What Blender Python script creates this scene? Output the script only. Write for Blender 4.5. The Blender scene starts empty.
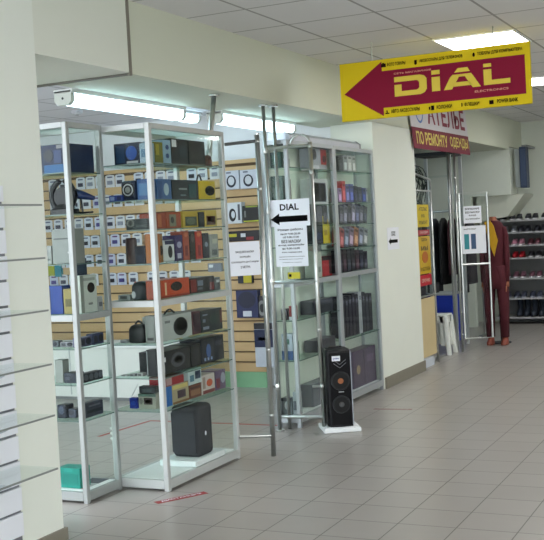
import bpy, bmesh, math, random
from mathutils import Vector, Matrix
random.seed(7)
S = bpy.context.scene
C = S.collection
# ------------------------------------------------------------------ camera
CAM = Vector((0, 0, 1.48)); FPX = 1055.49
YAW, PIT, ROL = 0.450142979, 0.0377764651, -0.0526456856
def _basis():
    cy, sy = math.cos(YAW), math.sin(YAW); cp, sp = math.cos(PIT), math.sin(PIT); cr, sr = math.cos(ROL), math.sin(ROL)
    M = Matrix(((cy, sy, 0), (0, 0, -1), (-sy, cy, 0)))
    P = Matrix(((1, 0, 0), (0, cp, -sp), (0, sp, cp)))
    R = Matrix(((cr, -sr, 0), (sr, cr, 0), (0, 0, 1)))
    return R @ P @ M            # world -> (right, down, forward)
BAS = _basis()
cam_d = bpy.data.cameras.new('camera'); cam = bpy.data.objects.new('camera', cam_d); C.objects.link(cam)
r0, r1, r2 = BAS[0], BAS[1], BAS[2]
rot = Matrix((r0, -Vector(r1), -Vector(r2))).transposed()
cam.matrix_world = Matrix.Translation(CAM) @ rot.to_4x4()
cam_d.sensor_fit = 'HORIZONTAL'; cam_d.sensor_width = 36; cam_d.lens = 36 * FPX / 544; cam_d.clip_end = 60; cam_d.clip_start = .05
S.camera = cam
# ------------------------------------------------------------------ world, exposure
W = bpy.data.worlds.new('world'); S.world = W; W.use_nodes = True
W.node_tree.nodes['Background'].inputs[0].default_value = (.86, .90, .96, 1)
W.node_tree.nodes['Background'].inputs[1].default_value = 2.4
S.view_settings.view_transform = 'Standard'; S.view_settings.look = 'None'
S.view_settings.exposure = 1.26; S.view_settings.gamma = 1; S.view_settings.use_curve_mapping = False
S.cycles.transparent_max_bounces = 48
PANEL = 7.5       # ceiling panels
TUBE = 3.8        # shop tubes
# ------------------------------------------------------------------ where a seen point lies on a known plane of the place
def _ray(u, v): return BAS.transposed() @ Vector(((u - 272) / FPX, (v - 270) / FPX, 1))
def on_x(u, v, x): d = _ray(u, v); return CAM + d * (x / d.x)
def on_y(u, v, y): d = _ray(u, v); return CAM + d * (y / d.y)
def on_z(u, v, z): d = _ray(u, v); return CAM + d * ((z - 1.48) / d.z)
# ------------------------------------------------------------------ materials
def lin(c):
    c /= 255.0
    return c / 12.92 if c <= .04045 else ((c + .055) / 1.055) ** 2.4
_M = {}
def mat(rgb, rough=.5, metal=0, var=.06, scale=18, bump=0, spec=.5, coat=0):
    key = (tuple(rgb), rough, metal, var, scale, bump, spec, coat)
    if key in _M: return _M[key]
    m = bpy.data.materials.new('mat_%d' % len(_M)); m.use_nodes = True
    nt = m.node_tree; p = nt.nodes['Principled BSDF']
    c = [lin(x) for x in rgb]
    tc = nt.nodes.new('ShaderNodeTexCoord'); nz = nt.nodes.new('ShaderNodeTexNoise'); nz.inputs['Scale'].default_value = scale
    nz.inputs['Detail'].default_value = 4
    nt.links.new(tc.outputs['Object'], nz.inputs['Vector'])
    mx = nt.nodes.new('ShaderNodeMix'); mx.data_type = 'RGBA'
    mx.inputs[6].default_value = (*[x * (1 - var) for x in c], 1); mx.inputs[7].default_value = (*[min(1, x * (1 + var)) for x in c], 1)
    nt.links.new(nz.outputs['Fac'], mx.inputs[0]); nt.links.new(mx.outputs[2], p.inputs['Base Color'])
    p.inputs['Roughness'].default_value = rough; p.inputs['Metallic'].default_value = metal
    p.inputs['Specular IOR Level'].default_value = spec
    p.inputs['Coat Weight'].default_value = coat
    if bump:
        b = nt.nodes.new('ShaderNodeBump'); b.inputs['Strength'].default_value = bump; b.inputs['Distance'].default_value = .004
        nt.links.new(nz.outputs['Fac'], b.inputs['Height']); nt.links.new(b.outputs[0], p.inputs['Normal'])
    _M[key] = m
    return m
def emit(name, rgb, st):
    m = bpy.data.materials.new(name); m.use_nodes = True; nt = m.node_tree
    e = nt.nodes.new('ShaderNodeEmission'); e.inputs[0].default_value = (*rgb, 1); e.inputs[1].default_value = st
    nt.links.new(e.outputs[0], nt.nodes['Material Output'].inputs[0]); return m
def glass(name, tint=(.93, .97, .95), refl=.07):
    m = bpy.data.materials.new(name); m.use_nodes = True; nt = m.node_tree
    t = nt.nodes.new('ShaderNodeBsdfTransparent'); t.inputs[0].default_value = (*tint, 1)
    g = nt.nodes.new('ShaderNodeBsdfGlossy'); g.inputs['Roughness'].default_value = .03
    fr = nt.nodes.new('ShaderNodeLayerWeight'); fr.inputs['Blend'].default_value = .12
    mth = nt.nodes.new('ShaderNodeMath'); mth.operation = 'MULTIPLY_ADD'; mth.inputs[1].default_value = .14; mth.inputs[2].default_value = refl * .06
    nt.links.new(fr.outputs['Fresnel'], mth.inputs[0])
    mx = nt.nodes.new('ShaderNodeMixShader')
    nt.links.new(mth.outputs[0], mx.inputs[0]); nt.links.new(t.outputs[0], mx.inputs[1]); nt.links.new(g.outputs[0], mx.inputs[2])
    nt.links.new(mx.outputs[0], nt.nodes['Material Output'].inputs[0]); return m
def grid_mat(name, rgb, line, x0, dx, y0, dy, lw, rough, var=.04, bump=0.0, spec=.5, patch=0.0):
    """tiles laid on a world grid: lines at x0 + k dx and y0 + k dy, width lw"""
    m = bpy.data.materials.new(name); m.use_nodes = True; nt = m.node_tree; p = nt.nodes['Principled BSDF']
    N, L = nt.nodes.new, nt.links.new
    geo = N('ShaderNodeNewGeometry'); sep = N('ShaderNodeSeparateXYZ'); L(geo.outputs['Position'], sep.inputs[0])
    def M_(op, a, b=None, c=None):
        n = N('ShaderNodeMath'); n.operation = op
        for i, q in enumerate((a, b, c)):
            if q is None: continue
            if isinstance(q, (int, float)): n.inputs[i].default_value = q
            else: L(q, n.inputs[i])
        return n.outputs[0]
    out = []; cell = []
    for k, (o, d) in enumerate(((x0, dx), (y0, dy))):
        s = M_('DIVIDE', M_('SUBTRACT', sep.outputs[k], o), d)
        cell.append(M_('FLOOR', s))
        fr = M_('FRACT', s)
        dist = M_('MULTIPLY', M_('MINIMUM', fr, M_('SUBTRACT', 1.0, fr)), d)
        out.append(M_('LESS_THAN', dist, lw / 2))
    ln = M_('MAXIMUM', out[0], out[1])
    cmb = N('ShaderNodeCombineXYZ'); L(cell[0], cmb.inputs[0]); L(cell[1], cmb.inputs[1])
    wn = N('ShaderNodeTexWhiteNoise'); wn.noise_dimensions = '3D'; L(cmb.outputs[0], wn.inputs['Vector'])
    nz = N('ShaderNodeTexNoise'); nz.inputs['Scale'].default_value = 7; nz.inputs['Detail'].default_value = 6; L(geo.outputs['Position'], nz.inputs['Vector'])
    f = M_('ADD', M_('MULTIPLY', wn.outputs['Value'], .5), M_('MULTIPLY', nz.outputs['Fac'], .5))
    c = [lin(x) for x in rgb]
    mx = N('ShaderNodeMix'); mx.data_type = 'RGBA'; L(f, mx.inputs[0])
    mx.inputs[6].default_value = (*[x * (1 - var) for x in c], 1); mx.inputs[7].default_value = (*[x * (1 + var) for x in c], 1)
    m2 = N('ShaderNodeMix'); m2.data_type = 'RGBA'; L(ln, m2.inputs[0]); L(mx.outputs[2], m2.inputs[6]); m2.inputs[7].default_value = (*[lin(x) for x in line], 1)
    L(m2.outputs[2], p.inputs['Base Color']); p.inputs['Roughness'].default_value = rough; p.inputs['Specular IOR Level'].default_value = spec
    if bump:
        b = N('ShaderNodeBump'); b.inputs['Strength'].default_value = bump; b.inputs['Distance'].default_value = .003
        n3 = N('ShaderNodeTexNoise'); n3.inputs['Scale'].default_value = 90; L(geo.outputs['Position'], n3.inputs['Vector'])
        L(n3.outputs['Fac'], b.inputs['Height']); L(b.outputs[0], p.inputs['Normal'])
    return m
# ------------------------------------------------------------------ mesh building
class MB:
    def __init__(s): s.v = []; s.f = []; s.mi = []; s.mats = []
    def m(s, material):
        if material not in s.mats: s.mats.append(material)
        return s.mats.index(material)
    def add(s, vs, fs, material=None):
        b = len(s.v); s.v += [Vector(x) for x in vs]; k = s.m(material) if material else 0
        for f in fs: s.f.append([b + i for i in f]); s.mi.append(k)
        return s
    def box(s, a, b, material=None, bev=0):
        a = Vector((min(a[0], b[0]), min(a[1], b[1]), min(a[2], b[2]))), Vector((max(a[0], b[0]), max(a[1], b[1]), max(a[2], b[2])))
        lo, hi = a
        if bev:
            bm = bmesh.new(); bmesh.ops.create_cube(bm, size=1)
            for v in bm.verts: v.co = Vector((lo[i] + (v.co[i] + .5) * (hi[i] - lo[i]) for i in range(3)))
            bmesh.ops.bevel(bm, geom=bm.edges[:], offset=bev, segments=3, affect='EDGES', profile=.5)
            bm.verts.index_update(); s.add([v.co.copy() for v in bm.verts], [[v.index for v in f.verts] for f in bm.faces], material); bm.free(); return s
        vs = [(x, y, z) for x in (lo.x, hi.x) for y in (lo.y, hi.y) for z in (lo.z, hi.z)]
        return s.add(vs, [(0, 1, 3, 2), (4, 6, 7, 5), (0, 4, 5, 1), (2, 3, 7, 6), (0, 2, 6, 4), (1, 5, 7, 3)], material)
    def tube(s, pts, r, n=10, material=None, cap=True):
        pts = [Vector(p) for p in pts]; rs = r if isinstance(r, (list, tuple)) else [r] * len(pts)
        vs = []; fs = []; up = None
        for i, p in enumerate(pts):
            t = (pts[min(i + 1, len(pts) - 1)] - pts[max(i - 1, 0)]).normalized()
            if up is None: up = Vector((0, 0, 1)) if abs(t.z) < .9 else Vector((1, 0, 0))
            a = t.cross(up).normalized(); b = t.cross(a).normalized(); up = -b if False else up
            for k in range(n):
                w = 2 * math.pi * k / n; vs.append(p + (a * math.cos(w) + b * math.sin(w)) * rs[i])
        for i in range(len(pts) - 1):
            for k in range(n):
                fs.append((i * n + k, i * n + (k + 1) % n, (i + 1) * n + (k + 1) % n, (i + 1) * n + k))
        if cap: fs.append(tuple(range(n))[::-1]); fs.append(tuple((len(pts) - 1) * n + k for k in range(n)))
        return s.add(vs, fs, material)
    def loft(s, rings, n=16, material=None):
        """rings: (centre, rx, ry[, power]) stacked"""
        vs = []; fs = []
        for rg in rings:
            c, rx, ry = rg[:3]; pw = rg[3] if len(rg) > 3 else 1.0
            for k in range(n):
                w = 2 * math.pi * k / n; cx, sx = math.cos(w), math.sin(w)
                vs.append(Vector(c) + Vector((math.copysign(abs(cx) ** pw, cx) * rx, math.copysign(abs(sx) ** pw, sx) * ry, 0)))
        for i in range(len(rings) - 1):
            for k in range(n): fs.append((i * n + k, i * n + (k + 1) % n, (i + 1) * n + (k + 1) % n, (i + 1) * n + k))
        fs.append(tuple(range(n))[::-1]); fs.append(tuple((len(rings) - 1) * n + k for k in range(n)))
        return s.add(vs, fs, material)
    def prism(s, poly, o, right, up, depth, material=None):
        """polygon in the (right, up) plane at o, thick depth backwards along -normal"""
        R_, U_ = Vector(right), Vector(up); nrm = R_.cross(U_); o = Vector(o); n = len(poly)
        fr = [o + R_ * a + U_ * b for a, b in poly]; bk = [p - nrm * depth for p in fr]
        return s.add(fr + bk, [tuple(range(n)), tuple(range(n, 2 * n))[::-1]] + [(i, i + n, (i + 1) % n + n, (i + 1) % n) for i in range(n)], material)
    def disc(s, o, right, up, r, depth, material=None, n=20, ry=None):
        ry = ry or r
        return s.prism([(r * math.cos(2 * math.pi * k / n), ry * math.sin(2 * math.pi * k / n)) for k in range(n)], o, right, up, depth, material)
    def xf(s, M):
        s.v = [M @ v for v in s.v]; return s
    def build(s, name, material=None, parent=None, smooth=False):
        me = bpy.data.meshes.new(name); off = ORG.get(parent, Vector()) if parent else Vector()
        me.from_pydata([v - off for v in s.v], [], s.f)
        if not s.mats: s.mats = [material]
        for m_ in s.mats: me.materials.append(m_ or material)
        me.polygons.foreach_set('material_index', s.mi); me.validate()
        bm = bmesh.new(); bm.from_mesh(me); bmesh.ops.recalc_face_normals(bm, faces=bm.faces); bm.to_mesh(me); bm.free()
        if smooth: me.shade_smooth() if not hasattr(me, 'polygons') else me.polygons.foreach_set('use_smooth', [True] * len(me.polygons))
        o = bpy.data.objects.new(name, me); C.objects.link(o)
        if parent: o.parent = parent
        ORG[o] = off
        return o
ORG = {}
def tag(o, label=None, cat=None, group=None, kind=None):
    if label: o['label'] = label
    if cat: o['category'] = cat
    if group: o['group'] = group
    if kind: o['kind'] = kind
    return o
def thing(name, loc, label, cat, group=None, rz=0):
    o = bpy.data.objects.new(name, None); C.objects.link(o); o.location = loc; o.rotation_euler.z = rz; o.empty_display_size = .05
    ORG[o] = Vector(loc) if rz == 0 else Vector()   # rotated things are built in local coordinates
    return tag(o, label, cat, group)
def struct(name, mb, m): return tag(mb.build(name, m), kind='structure')
def dup(o, loc, label=None, group=None, rz=None, parent=None):
    r = o.copy(); C.objects.link(r)
    if parent is None: r.location = loc
    else: r.parent = parent
    if rz is not None: r.rotation_euler.z = rz
    if label: r['label'] = label
    if group: r['group'] = group
    for ch in list(o.children): dup(ch, None, parent=r)
    return r
def solo(name, mb, m, label, cat, group=None, smooth=False): return tag(mb.build(name, m, smooth=smooth), label, cat, group)
X_, Y_, Z_ = Vector((1, 0, 0)), Vector((0, 1, 0)), Vector((0, 0, 1))
_FT = {}
def text_mb(body, o, right, up, w, h, depth=.0006, keep=False):
    """lettering filling a w x h field whose lower left corner is o"""
    if body not in _FT:
        cu = bpy.data.curves.new('lettering', 'FONT'); cu.body = body; cu.size = 1; cu.offset = .026; cu.resolution_u = 2
        ob = bpy.data.objects.new('lettering', cu); C.objects.link(ob)
        dg = bpy.context.evaluated_depsgraph_get(); me = bpy.data.meshes.new_from_object(ob.evaluated_get(dg))
        vs = [v.co.copy() for v in me.vertices]; fs = [list(p.vertices) for p in me.polygons]
        bpy.data.objects.remove(ob); bpy.data.curves.remove(cu); bpy.data.meshes.remove(me)
        _FT[body] = (vs, fs)
    vs, fs = _FT[body]
    x0, x1 = min(v.x for v in vs), max(v.x for v in vs); y0, y1 = min(v.y for v in vs), max(v.y for v in vs)
    sx = w / (x1 - x0); sy = h / (y1 - y0)
    if keep: sx = sy = min(sx, sy)
    R_, U_ = Vector(right), Vector(up); n = R_.cross(U_); o = Vector(o) + n * depth
    mb = MB(); mb.add([o + R_ * ((v.x - x0) * sx) + U_ * ((v.y - y0) * sy) for v in vs], fs); return mb
def merge(a, b):
    o = len(a.v); a.v += b.v; a.f += [[i + o for i in f] for f in b.f]; a.mi += b.mi; return a
# common materials
WALL = mat((226, 231, 222), .75, var=.03, scale=3, bump=.05)
BEAMM = mat((206, 210, 192), .78, var=.025, scale=2, bump=.05)
WHITE = mat((236, 240, 240), .45, var=.02)
ALU = mat((206, 210, 210), .32, .55, var=.03)
CHROME = mat((200, 204, 202), .30, 1, var=.03)
BLACK = mat((20, 21, 24), .4)
BLACKG = mat((16, 17, 20), .2, coat=.4)
DGREY = mat((52, 54, 58), .6)
GREY = mat((128, 132, 134), .5)
LGREY = mat((178, 184, 186), .5)
PAPER = mat((232, 236, 244), .6, var=.01)
INK = mat((5, 5, 8), .9, spec=.1)
PLINTH = mat((128, 124, 112), .5, var=.08)
GLS = glass('clear_glass', (.97, .99, .98)); GLSE = glass('shelf_glass', (.80, .90, .86), .12); GLSD = glass('smoked_glass', (.96, .98, .98), .08)
GEDGE = mat((105, 125, 120), .2, var=.05)
XW = -3.245       # plane of the corridor wall
# ------------------------------------------------------------------ structure
floor_m = grid_mat('floor_tiles', (162, 158, 153), (92, 88, 82), -2.929, .2955, 4.8925, .2877, .006, .30, var=.07, bump=.03, spec=.45)
struct('floor', MB().box((-9, -3, -.1), (4.2, 16, 0)), floor_m)
ceil_m = grid_mat('ceiling_tiles', (222, 222, 222), (160, 160, 158), -2.840, .598, 5.700, .607, .018, .85, var=.03, bump=.15)
struct('ceiling', MB().box((XW, -3, 2.806), (4.2, 15, 2.9)), ceil_m)
struct('wall_right', MB().box((4.2, -3, 0), (4.3, 16, 2.9)), WALL)
struct('wall_back', MB().box((-9, 15.0, 0), (4.2, 15.1, 2.9)), mat((206, 212, 200), .75, var=.03, scale=3))
struct('wall_left', MB().box((XW - .35, -3, 0), (XW, 4.19, 2.806)), WALL)                      # pillar the slat panel hangs on
struct('wall_middle', MB().box((XW - .4, 8.91, 0), (XW, 10.09, 2.40)), WALL)                  # pillar between the two shops
struct('beam_front', MB().box((XW - .55, 5.04, 2.395), (XW, 14.2, 2.806)).box((XW - .55, 14.2, 2.43), (XW, 15.0, 2.806)), BEAMM)
struct('beam_near', MB().box((-7.2, 4.19, 2.40), (XW, 5.03, 2.806)), mat((218, 222, 210), .76, var=.03, scale=3, bump=.05))
struct('trim_1', MB().box((XW - .01, 5.018, 2.385), (XW + .004, 5.045, 2.806)), mat((120, 116, 104), .6))
struct('trim_2', MB().box((-7.2, 5.03, 2.39), (XW - .02, 5.06, 2.415)), mat((88, 86, 76), .6))
struct('ceiling_shop', MB().box((-7.4, 5.06, 2.62), (XW - .55, 10.0, 2.70)), grid_mat('shop_ceiling', (226, 226, 232), (170, 170, 176), -4.2, .6, 5.7, .6, .02, .8))
struct('ceiling_atelier', MB().box((-9, 10.0, 2.62), (XW - .55, 15, 2.70)), mat((200, 204, 204), .8))
struct('wall_shop_left', MB().box((-7.5, -1, 0), (-7.4, 15, 2.7)), WHITE)
struct('wall_partition', MB().box((-7.4, 9.0, 0), (XW - .4, 9.1, 2.7)), mat((232, 236, 238), .7, var=.02))
struct('wall_far', MB().box((-7.4, 14.2, 0), (XW - .55, 14.3, 2.7)).box((XW - .55, 14.2, 1.79), (XW, 14.6, 2.42)), mat((220, 226, 214), .7, var=.02))
struct('baseboard_left', MB().box((XW, -3, 0), (XW + .015, 4.205, .062)).box((XW - .35, 4.19, 0), (XW, 4.205, .062)), PLINTH)
struct('baseboard_middle', MB().box((XW, 8.93, 0), (XW + .015, 10.105, .10)), PLINTH)
# far soffit box over the shoe racks
sof = MB().prism([(-3.75, 1.79), (-3.09, 1.79), (-3.33, 1.50), (-3.75, 1.44)], (0, 14.32, 0), X_, Z_, .6)
struct('trim_3', sof, mat((206, 210, 196), .8, var=.02)).location = (0, 0, 0)
# the back slatwall of the shop: boards with dark grooves, green plinth below
sw = MB(); TAN = mat((198, 168, 122), .55, var=.08, scale=5); GRV = mat((96, 78, 56), .7)
YB = 8.87
z = .15
sw.box((-7.35, YB + .03, .12), (-4.40, YB + .05, 2.14), GRV)
while z < 2.05:
    sw.box((-7.35, YB, z), (-4.40, YB + .03, z + .083), TAN); z += .098
sw.box((-7.35, YB, 2.125), (-4.40, YB + .03, 2.16), TAN)
struct('wall_back_slats', sw, TAN)
struct('baseboard_green', MB().box((-7.35, YB - .004, 0), (-4.40, YB + .04, .146)), mat((128, 178, 138), .6))
# white slat panel on the near pillar
sp = MB(); WP = mat((228, 232, 240), .4, var=.015); G2 = mat((120, 124, 132), .4, .5)
sp.box((XW + .001, 2.2, .05), (XW + .006, 3.87, 1.75), G2)
zz = .112
while zz < 1.74:
    sp.box((XW + .006, 2.2, zz + .007), (XW + .018, 3.87, min(1.75, zz + .118 - .004)), WP); zz += .1198
tp = thing('slatwall_panel', (XW, 3.05, .05), 'white slatwall panel with grey grooves fixed to the near pillar', 'slatwall panel')
sp.build('board', WP, tp)
# its glass shelves
GL3 = glass('pillar_shelf_glass', (.95, .975, .97), .05)
names_ = ['topmost of the six, at eye level', 'second from the top', 'third from the top', 'fourth from the top', 'second from the bottom', 'lowest of the six']
SH = None
for k, zs in enumerate((1.648, 1.408, 1.170, .924, .690, .446)):
    lab = 'empty clear glass shelf on the white slatwall, ' + names_[k]
    if SH is None:
        SH = thing('glass_shelf', (XW, 3.2, zs), lab, 'shelf', 'glass shelves on the near pillar')
        MB().box((XW + .02, 2.5, zs - .004), (-3.006, 3.86, zs + .004)).build('shelf_pane', GL3, SH)
        MB().box((-3.006, 2.5, zs - .004), (-3.0, 3.86, zs + .004)).build('front_edge', mat((122, 128, 126), .3), SH)
        for yy in (3.55, 2.75):
            MB().prism([(0, -.014), (.21, -.006), (.21, -.012), (.0, -.085)], (XW + .018, yy, zs), X_, Z_, .004).build('bracket', mat((190, 196, 204), .3, .6), SH)
    else: dup(SH, (XW, 3.2, zs), lab)
# ------------------------------------------------------------------ ceiling lights
LM = emit('panel_light', (1, .985, .96), PANEL)
L0 = None
for i, x in enumerate((-1.945, .45, 2.85)):
    for j, y in enumerate((-1.6, .84, 3.27, 5.7, 7.825, 10.55, 13.0)):
        if i == 0 and j in (2, 3): continue
        if i == 0 and j == 4: lab = 'bright square ceiling light panel just above the yellow hanging sign'
        elif i == 0 and j == 5: lab = 'bright ceiling light panel peeking out past the end of the yellow sign'
        else: lab = 'square ceiling light panel out in the open hall'
        if L0 is None:
            L0 = thing('ceiling_light', (x, y, 2.80), lab, 'ceiling light', 'square light panels in the hall ceiling')
            MB().box((x - .285, y - .285, 2.797), (x + .285, y + .285, 2.803)).build('diffuser', LM, L0)
            fr = MB()
            for a, b in (((-.298, -.298), (.298, -.285)), ((-.298, .285), (.298, .298)), ((-.298, -.285), (-.285, .285)), ((.285, -.285), (.298, .285))):
                fr.box((x + a[0], y + a[1], 2.794), (x + b[0], y + b[1], 2.806))
            fr.build('frame', WHITE, L0)
        else: dup(L0, (x, y, 2.80), lab)
# tube lights of the shop
TM = emit('tube_light', (.62, .88, 1.0), TUBE)
def tube_light(y0, y1, x, z, label):
    t = thing('tube_light', (x, (y0 + y1) / 2, z + .06), label, 'tube light', 'tube lights in the shop')
    MB().box((x - .07, y0, z + .035), (x + .07, y1, z + .062), bev=.006).build('housing', WHITE, t)
    pts = [(-.058, .035), (-.058, -.005), (-.035, -.03), (.035, -.03), (.058, -.005), (.058, .035)]
    MB().prism(pts, (x, y0 + .035, z), X_, Z_, -(y1 - y0 - .07) * -1).build('diffuser', TM, t)
    capp = [(-.062, .05), (-.062, -.012), (-.038, -.036), (.038, -.036), (.062, -.012), (.062, .05)]
    MB().prism(capp, (x, y0, z), X_, Z_, .035).build('end_cap', mat((208, 212, 206), .5), t)
    MB().prism(capp, (x, y1 - .035, z), X_, Z_, .035).build('end_cap', mat((208, 212, 206), .5), t)
    MB().disc((x, y0 - .001, z + .005), X_, Z_, .008, .003, n=10).build('screw', DGREY, t)
    return t
tube_light(5.25, 6.62, -3.88, 2.335, 'glowing ceiling tube light above the first glass display cabinets')
tube_light(7.0, 8.36, -3.80, 2.335, 'glowing ceiling tube light above the shop entrance and chrome poles')
tube_light(7.75, 8.75, -4.95, 2.56, 'ceiling tube light deeper in the shop over the slatwall')
tube_light(11.2, 12.5, -4.6, 2.56, 'ceiling tube light inside the tailoring shop')
p = on_z(77, 113, 2.60)
sd = thing('smoke_detector', (p.x, p.y, 2.62), 'small round white smoke detector on the shop ceiling', 'smoke detector')
MB().loft([((p.x, p.y, 2.62), .05, .05), ((p.x, p.y, 2.60), .05, .05), ((p.x, p.y, 2.585), .03, .03)]).build('body', mat((196, 198, 204), .5), sd)
MB().loft([((p.x, p.y, 2.586), .018, .018), ((p.x, p.y, 2.578), .014, .014)]).build('sensor_cap', GREY, sd)
# ------------------------------------------------------------------ glass display cabinets
def cabinet(name, x0, x1, y0, y1, ztop, zshelf, zmid, zbase, label, post=.028, m=ALU, back=None, glassm=GLS, skip_near_glass=False, shelf_m=GLSE, base_t=.05, group=None):
    """x1 is the corridor side, y0 the side nearest the camera"""
    t = thing(name, ((x0 + x1) / 2, (y0 + y1) / 2, 0), label, 'display cabinet', group); h = post; m = m or ALU
    for (px, py) in ((x0, y0), (x1 - h, y0), (x0, y1 - h), (x1 - h, y1 - h)):
        MB().box((px, py, 0), (px + h, py + h, ztop), bev=.004).build('post', m, t)
    def ring(zc, th, nm):
        r = MB()
        r.box((x0 + h, y0, zc), (x1 - h, y0 + h * .8, zc + th)); r.box((x0 + h, y1 - h * .8, zc), (x1 - h, y1, zc + th))
        r.box((x0, y0 + h, zc), (x0 + h * .8, y1 - h, zc + th)); r.box((x1 - h * .8, y0 + h, zc), (x1, y1 - h, zc + th))
        r.build(nm, m, t)
    ring(ztop - .03, .03, 'top_rail_frame')
    if zmid: ring(zmid - .035, .035, 'middle_rail_frame')
    ring(zbase - base_t, base_t, 'base_rail_frame')
    MB().box((x0 + h, y0 + h, zbase - .012), (x1 - h, y1 - h, zbase)).build('base_board', WHITE, t)
    MB().box((x0 + .012, y0 + .012, ztop - .008), (x1 - .012, y1 - .012, ztop - .002)).build('top_pane', GLSE, t)
    for zs in zshelf:
        s_ = MB().box((x0 + .008, y0 + .008, zs - .006), (x1 - .008, y1 - .008, zs)).build('shelf_pane', shelf_m, t)
        e_ = MB(); e_.box((x1 - .008, y0 + .03, zs - .006), (x1 - .006, y1 - .03, zs)); e_.box((x0 + .03, y0 + .006, zs - .006), (x1 - .03, y0 + .008, zs))
        e_.build('shelf_edge', GEDGE, s_)
    if zmid: MB().box((x0 + h, y0 + h, zmid - .010), (x1 - h, y1 - h, zmid - .004)).build('shelf_pane', WHITE if False else shelf_m, t)
    MB().box((x1 - .010, y0 + h, zbase + .0), (x1 - .006, y1 - h, ztop - .03)).build('glass_front', glassm, t)
    MB().box((x0 + h, y0 + .006, zbase), (x1 - h, y0 + .010, ztop - .03)).build('glass_side', glassm, t)
    MB().box((x0 + h, y1 - .010, zbase), (x1 - h, y1 - .006, ztop - .03)).build('glass_side', glassm, t)
    if back: MB().box((x0 + .002, y0 + h, zbase), (x0 + .010, y1 - h, ztop - .03)).build('back_panel', back, t)
    return t
S1 = [1.905, 1.694, 1.522, 1.321, 1.109, .855, .658, .466]
c1 = cabinet('display_cabinet', -3.60, XW + .02, 5.155, 6.06, 2.13, [S1[0], S1[1], S1[2], S1[3], S1[5], S1[6], S1[7]], 1.109, .065,
        'glass display cabinet with white posts holding a dark grey case on foam at its base', post=.032, m=mat((190, 194, 193), .4, .25, var=.02))
SL = [1.863, 1.629, 1.350, 1.064, .873, .670, .466]
c2 = cabinet('display_cabinet', -4.02, -3.540, 4.80, 5.148, 2.14, [SL[0], SL[1], SL[2], SL[4], SL[5], SL[6]], 1.064, .065,
        'narrow glass display cabinet behind the near pillar with a teal box at its base', post=.030, m=mat((160, 165, 164), .4, .3, var=.02))
# door locks on the second cabinet's edge
SA = [1.94, 1.664, 1.348, .80, .50]
BACKP = mat((232, 238, 226), .6, var=.02)
c3 = cabinet('display_cabinet', -3.44, XW, 7.07, 7.985, 2.14, SA, 1.086, .09, 'silver glass display cabinet behind the black speaker, nearest the shop entrance', post=.03, m=mat((172, 178, 182), .35, .35, var=.02), back=BACKP, glassm=GLSD)
SB = [1.94, 1.68, 1.495, 1.296, .545]
c4 = cabinet('display_cabinet', -3.44, XW, 7.99, 8.90, 2.14, SB, 1.095, .09, 'silver glass display cabinet full of phone accessories beside the middle pillar', post=.03, m=mat((172, 178, 182), .35, .35, var=.02), back=BACKP, glassm=GLSD)
# light canopy on top of the two
t = thing('canopy_light_box', (-3.36, 7.75, 2.145), 'long silver light canopy lying on top of the far display cabinets', 'light canopy')
MB().prism([(-.07, 0), (.105, 0), (.105, .035), (.07, .06), (-.07, .06)], (-3.36, 7.15, 2.143), X_, Z_, 1.45).build('canopy_body', mat((186, 190, 200), .3, .5), t)
MB().prism([(-.103, 0), (.110, 0), (.110, .038), (.074, .066), (-.103, .066)], (-3.36, 8.6, 2.141), X_, Z_, .02).build('end_cap', GREY, t)
# hinges / locks
for o_, zz_ in ((c1, (.30, .33, .36)),):
    for q in zz_: MB().tube([(-3.60, 5.150, q), (-3.60, 5.165, q)], .008, 8).build('lock', CHROME, o_)
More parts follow.
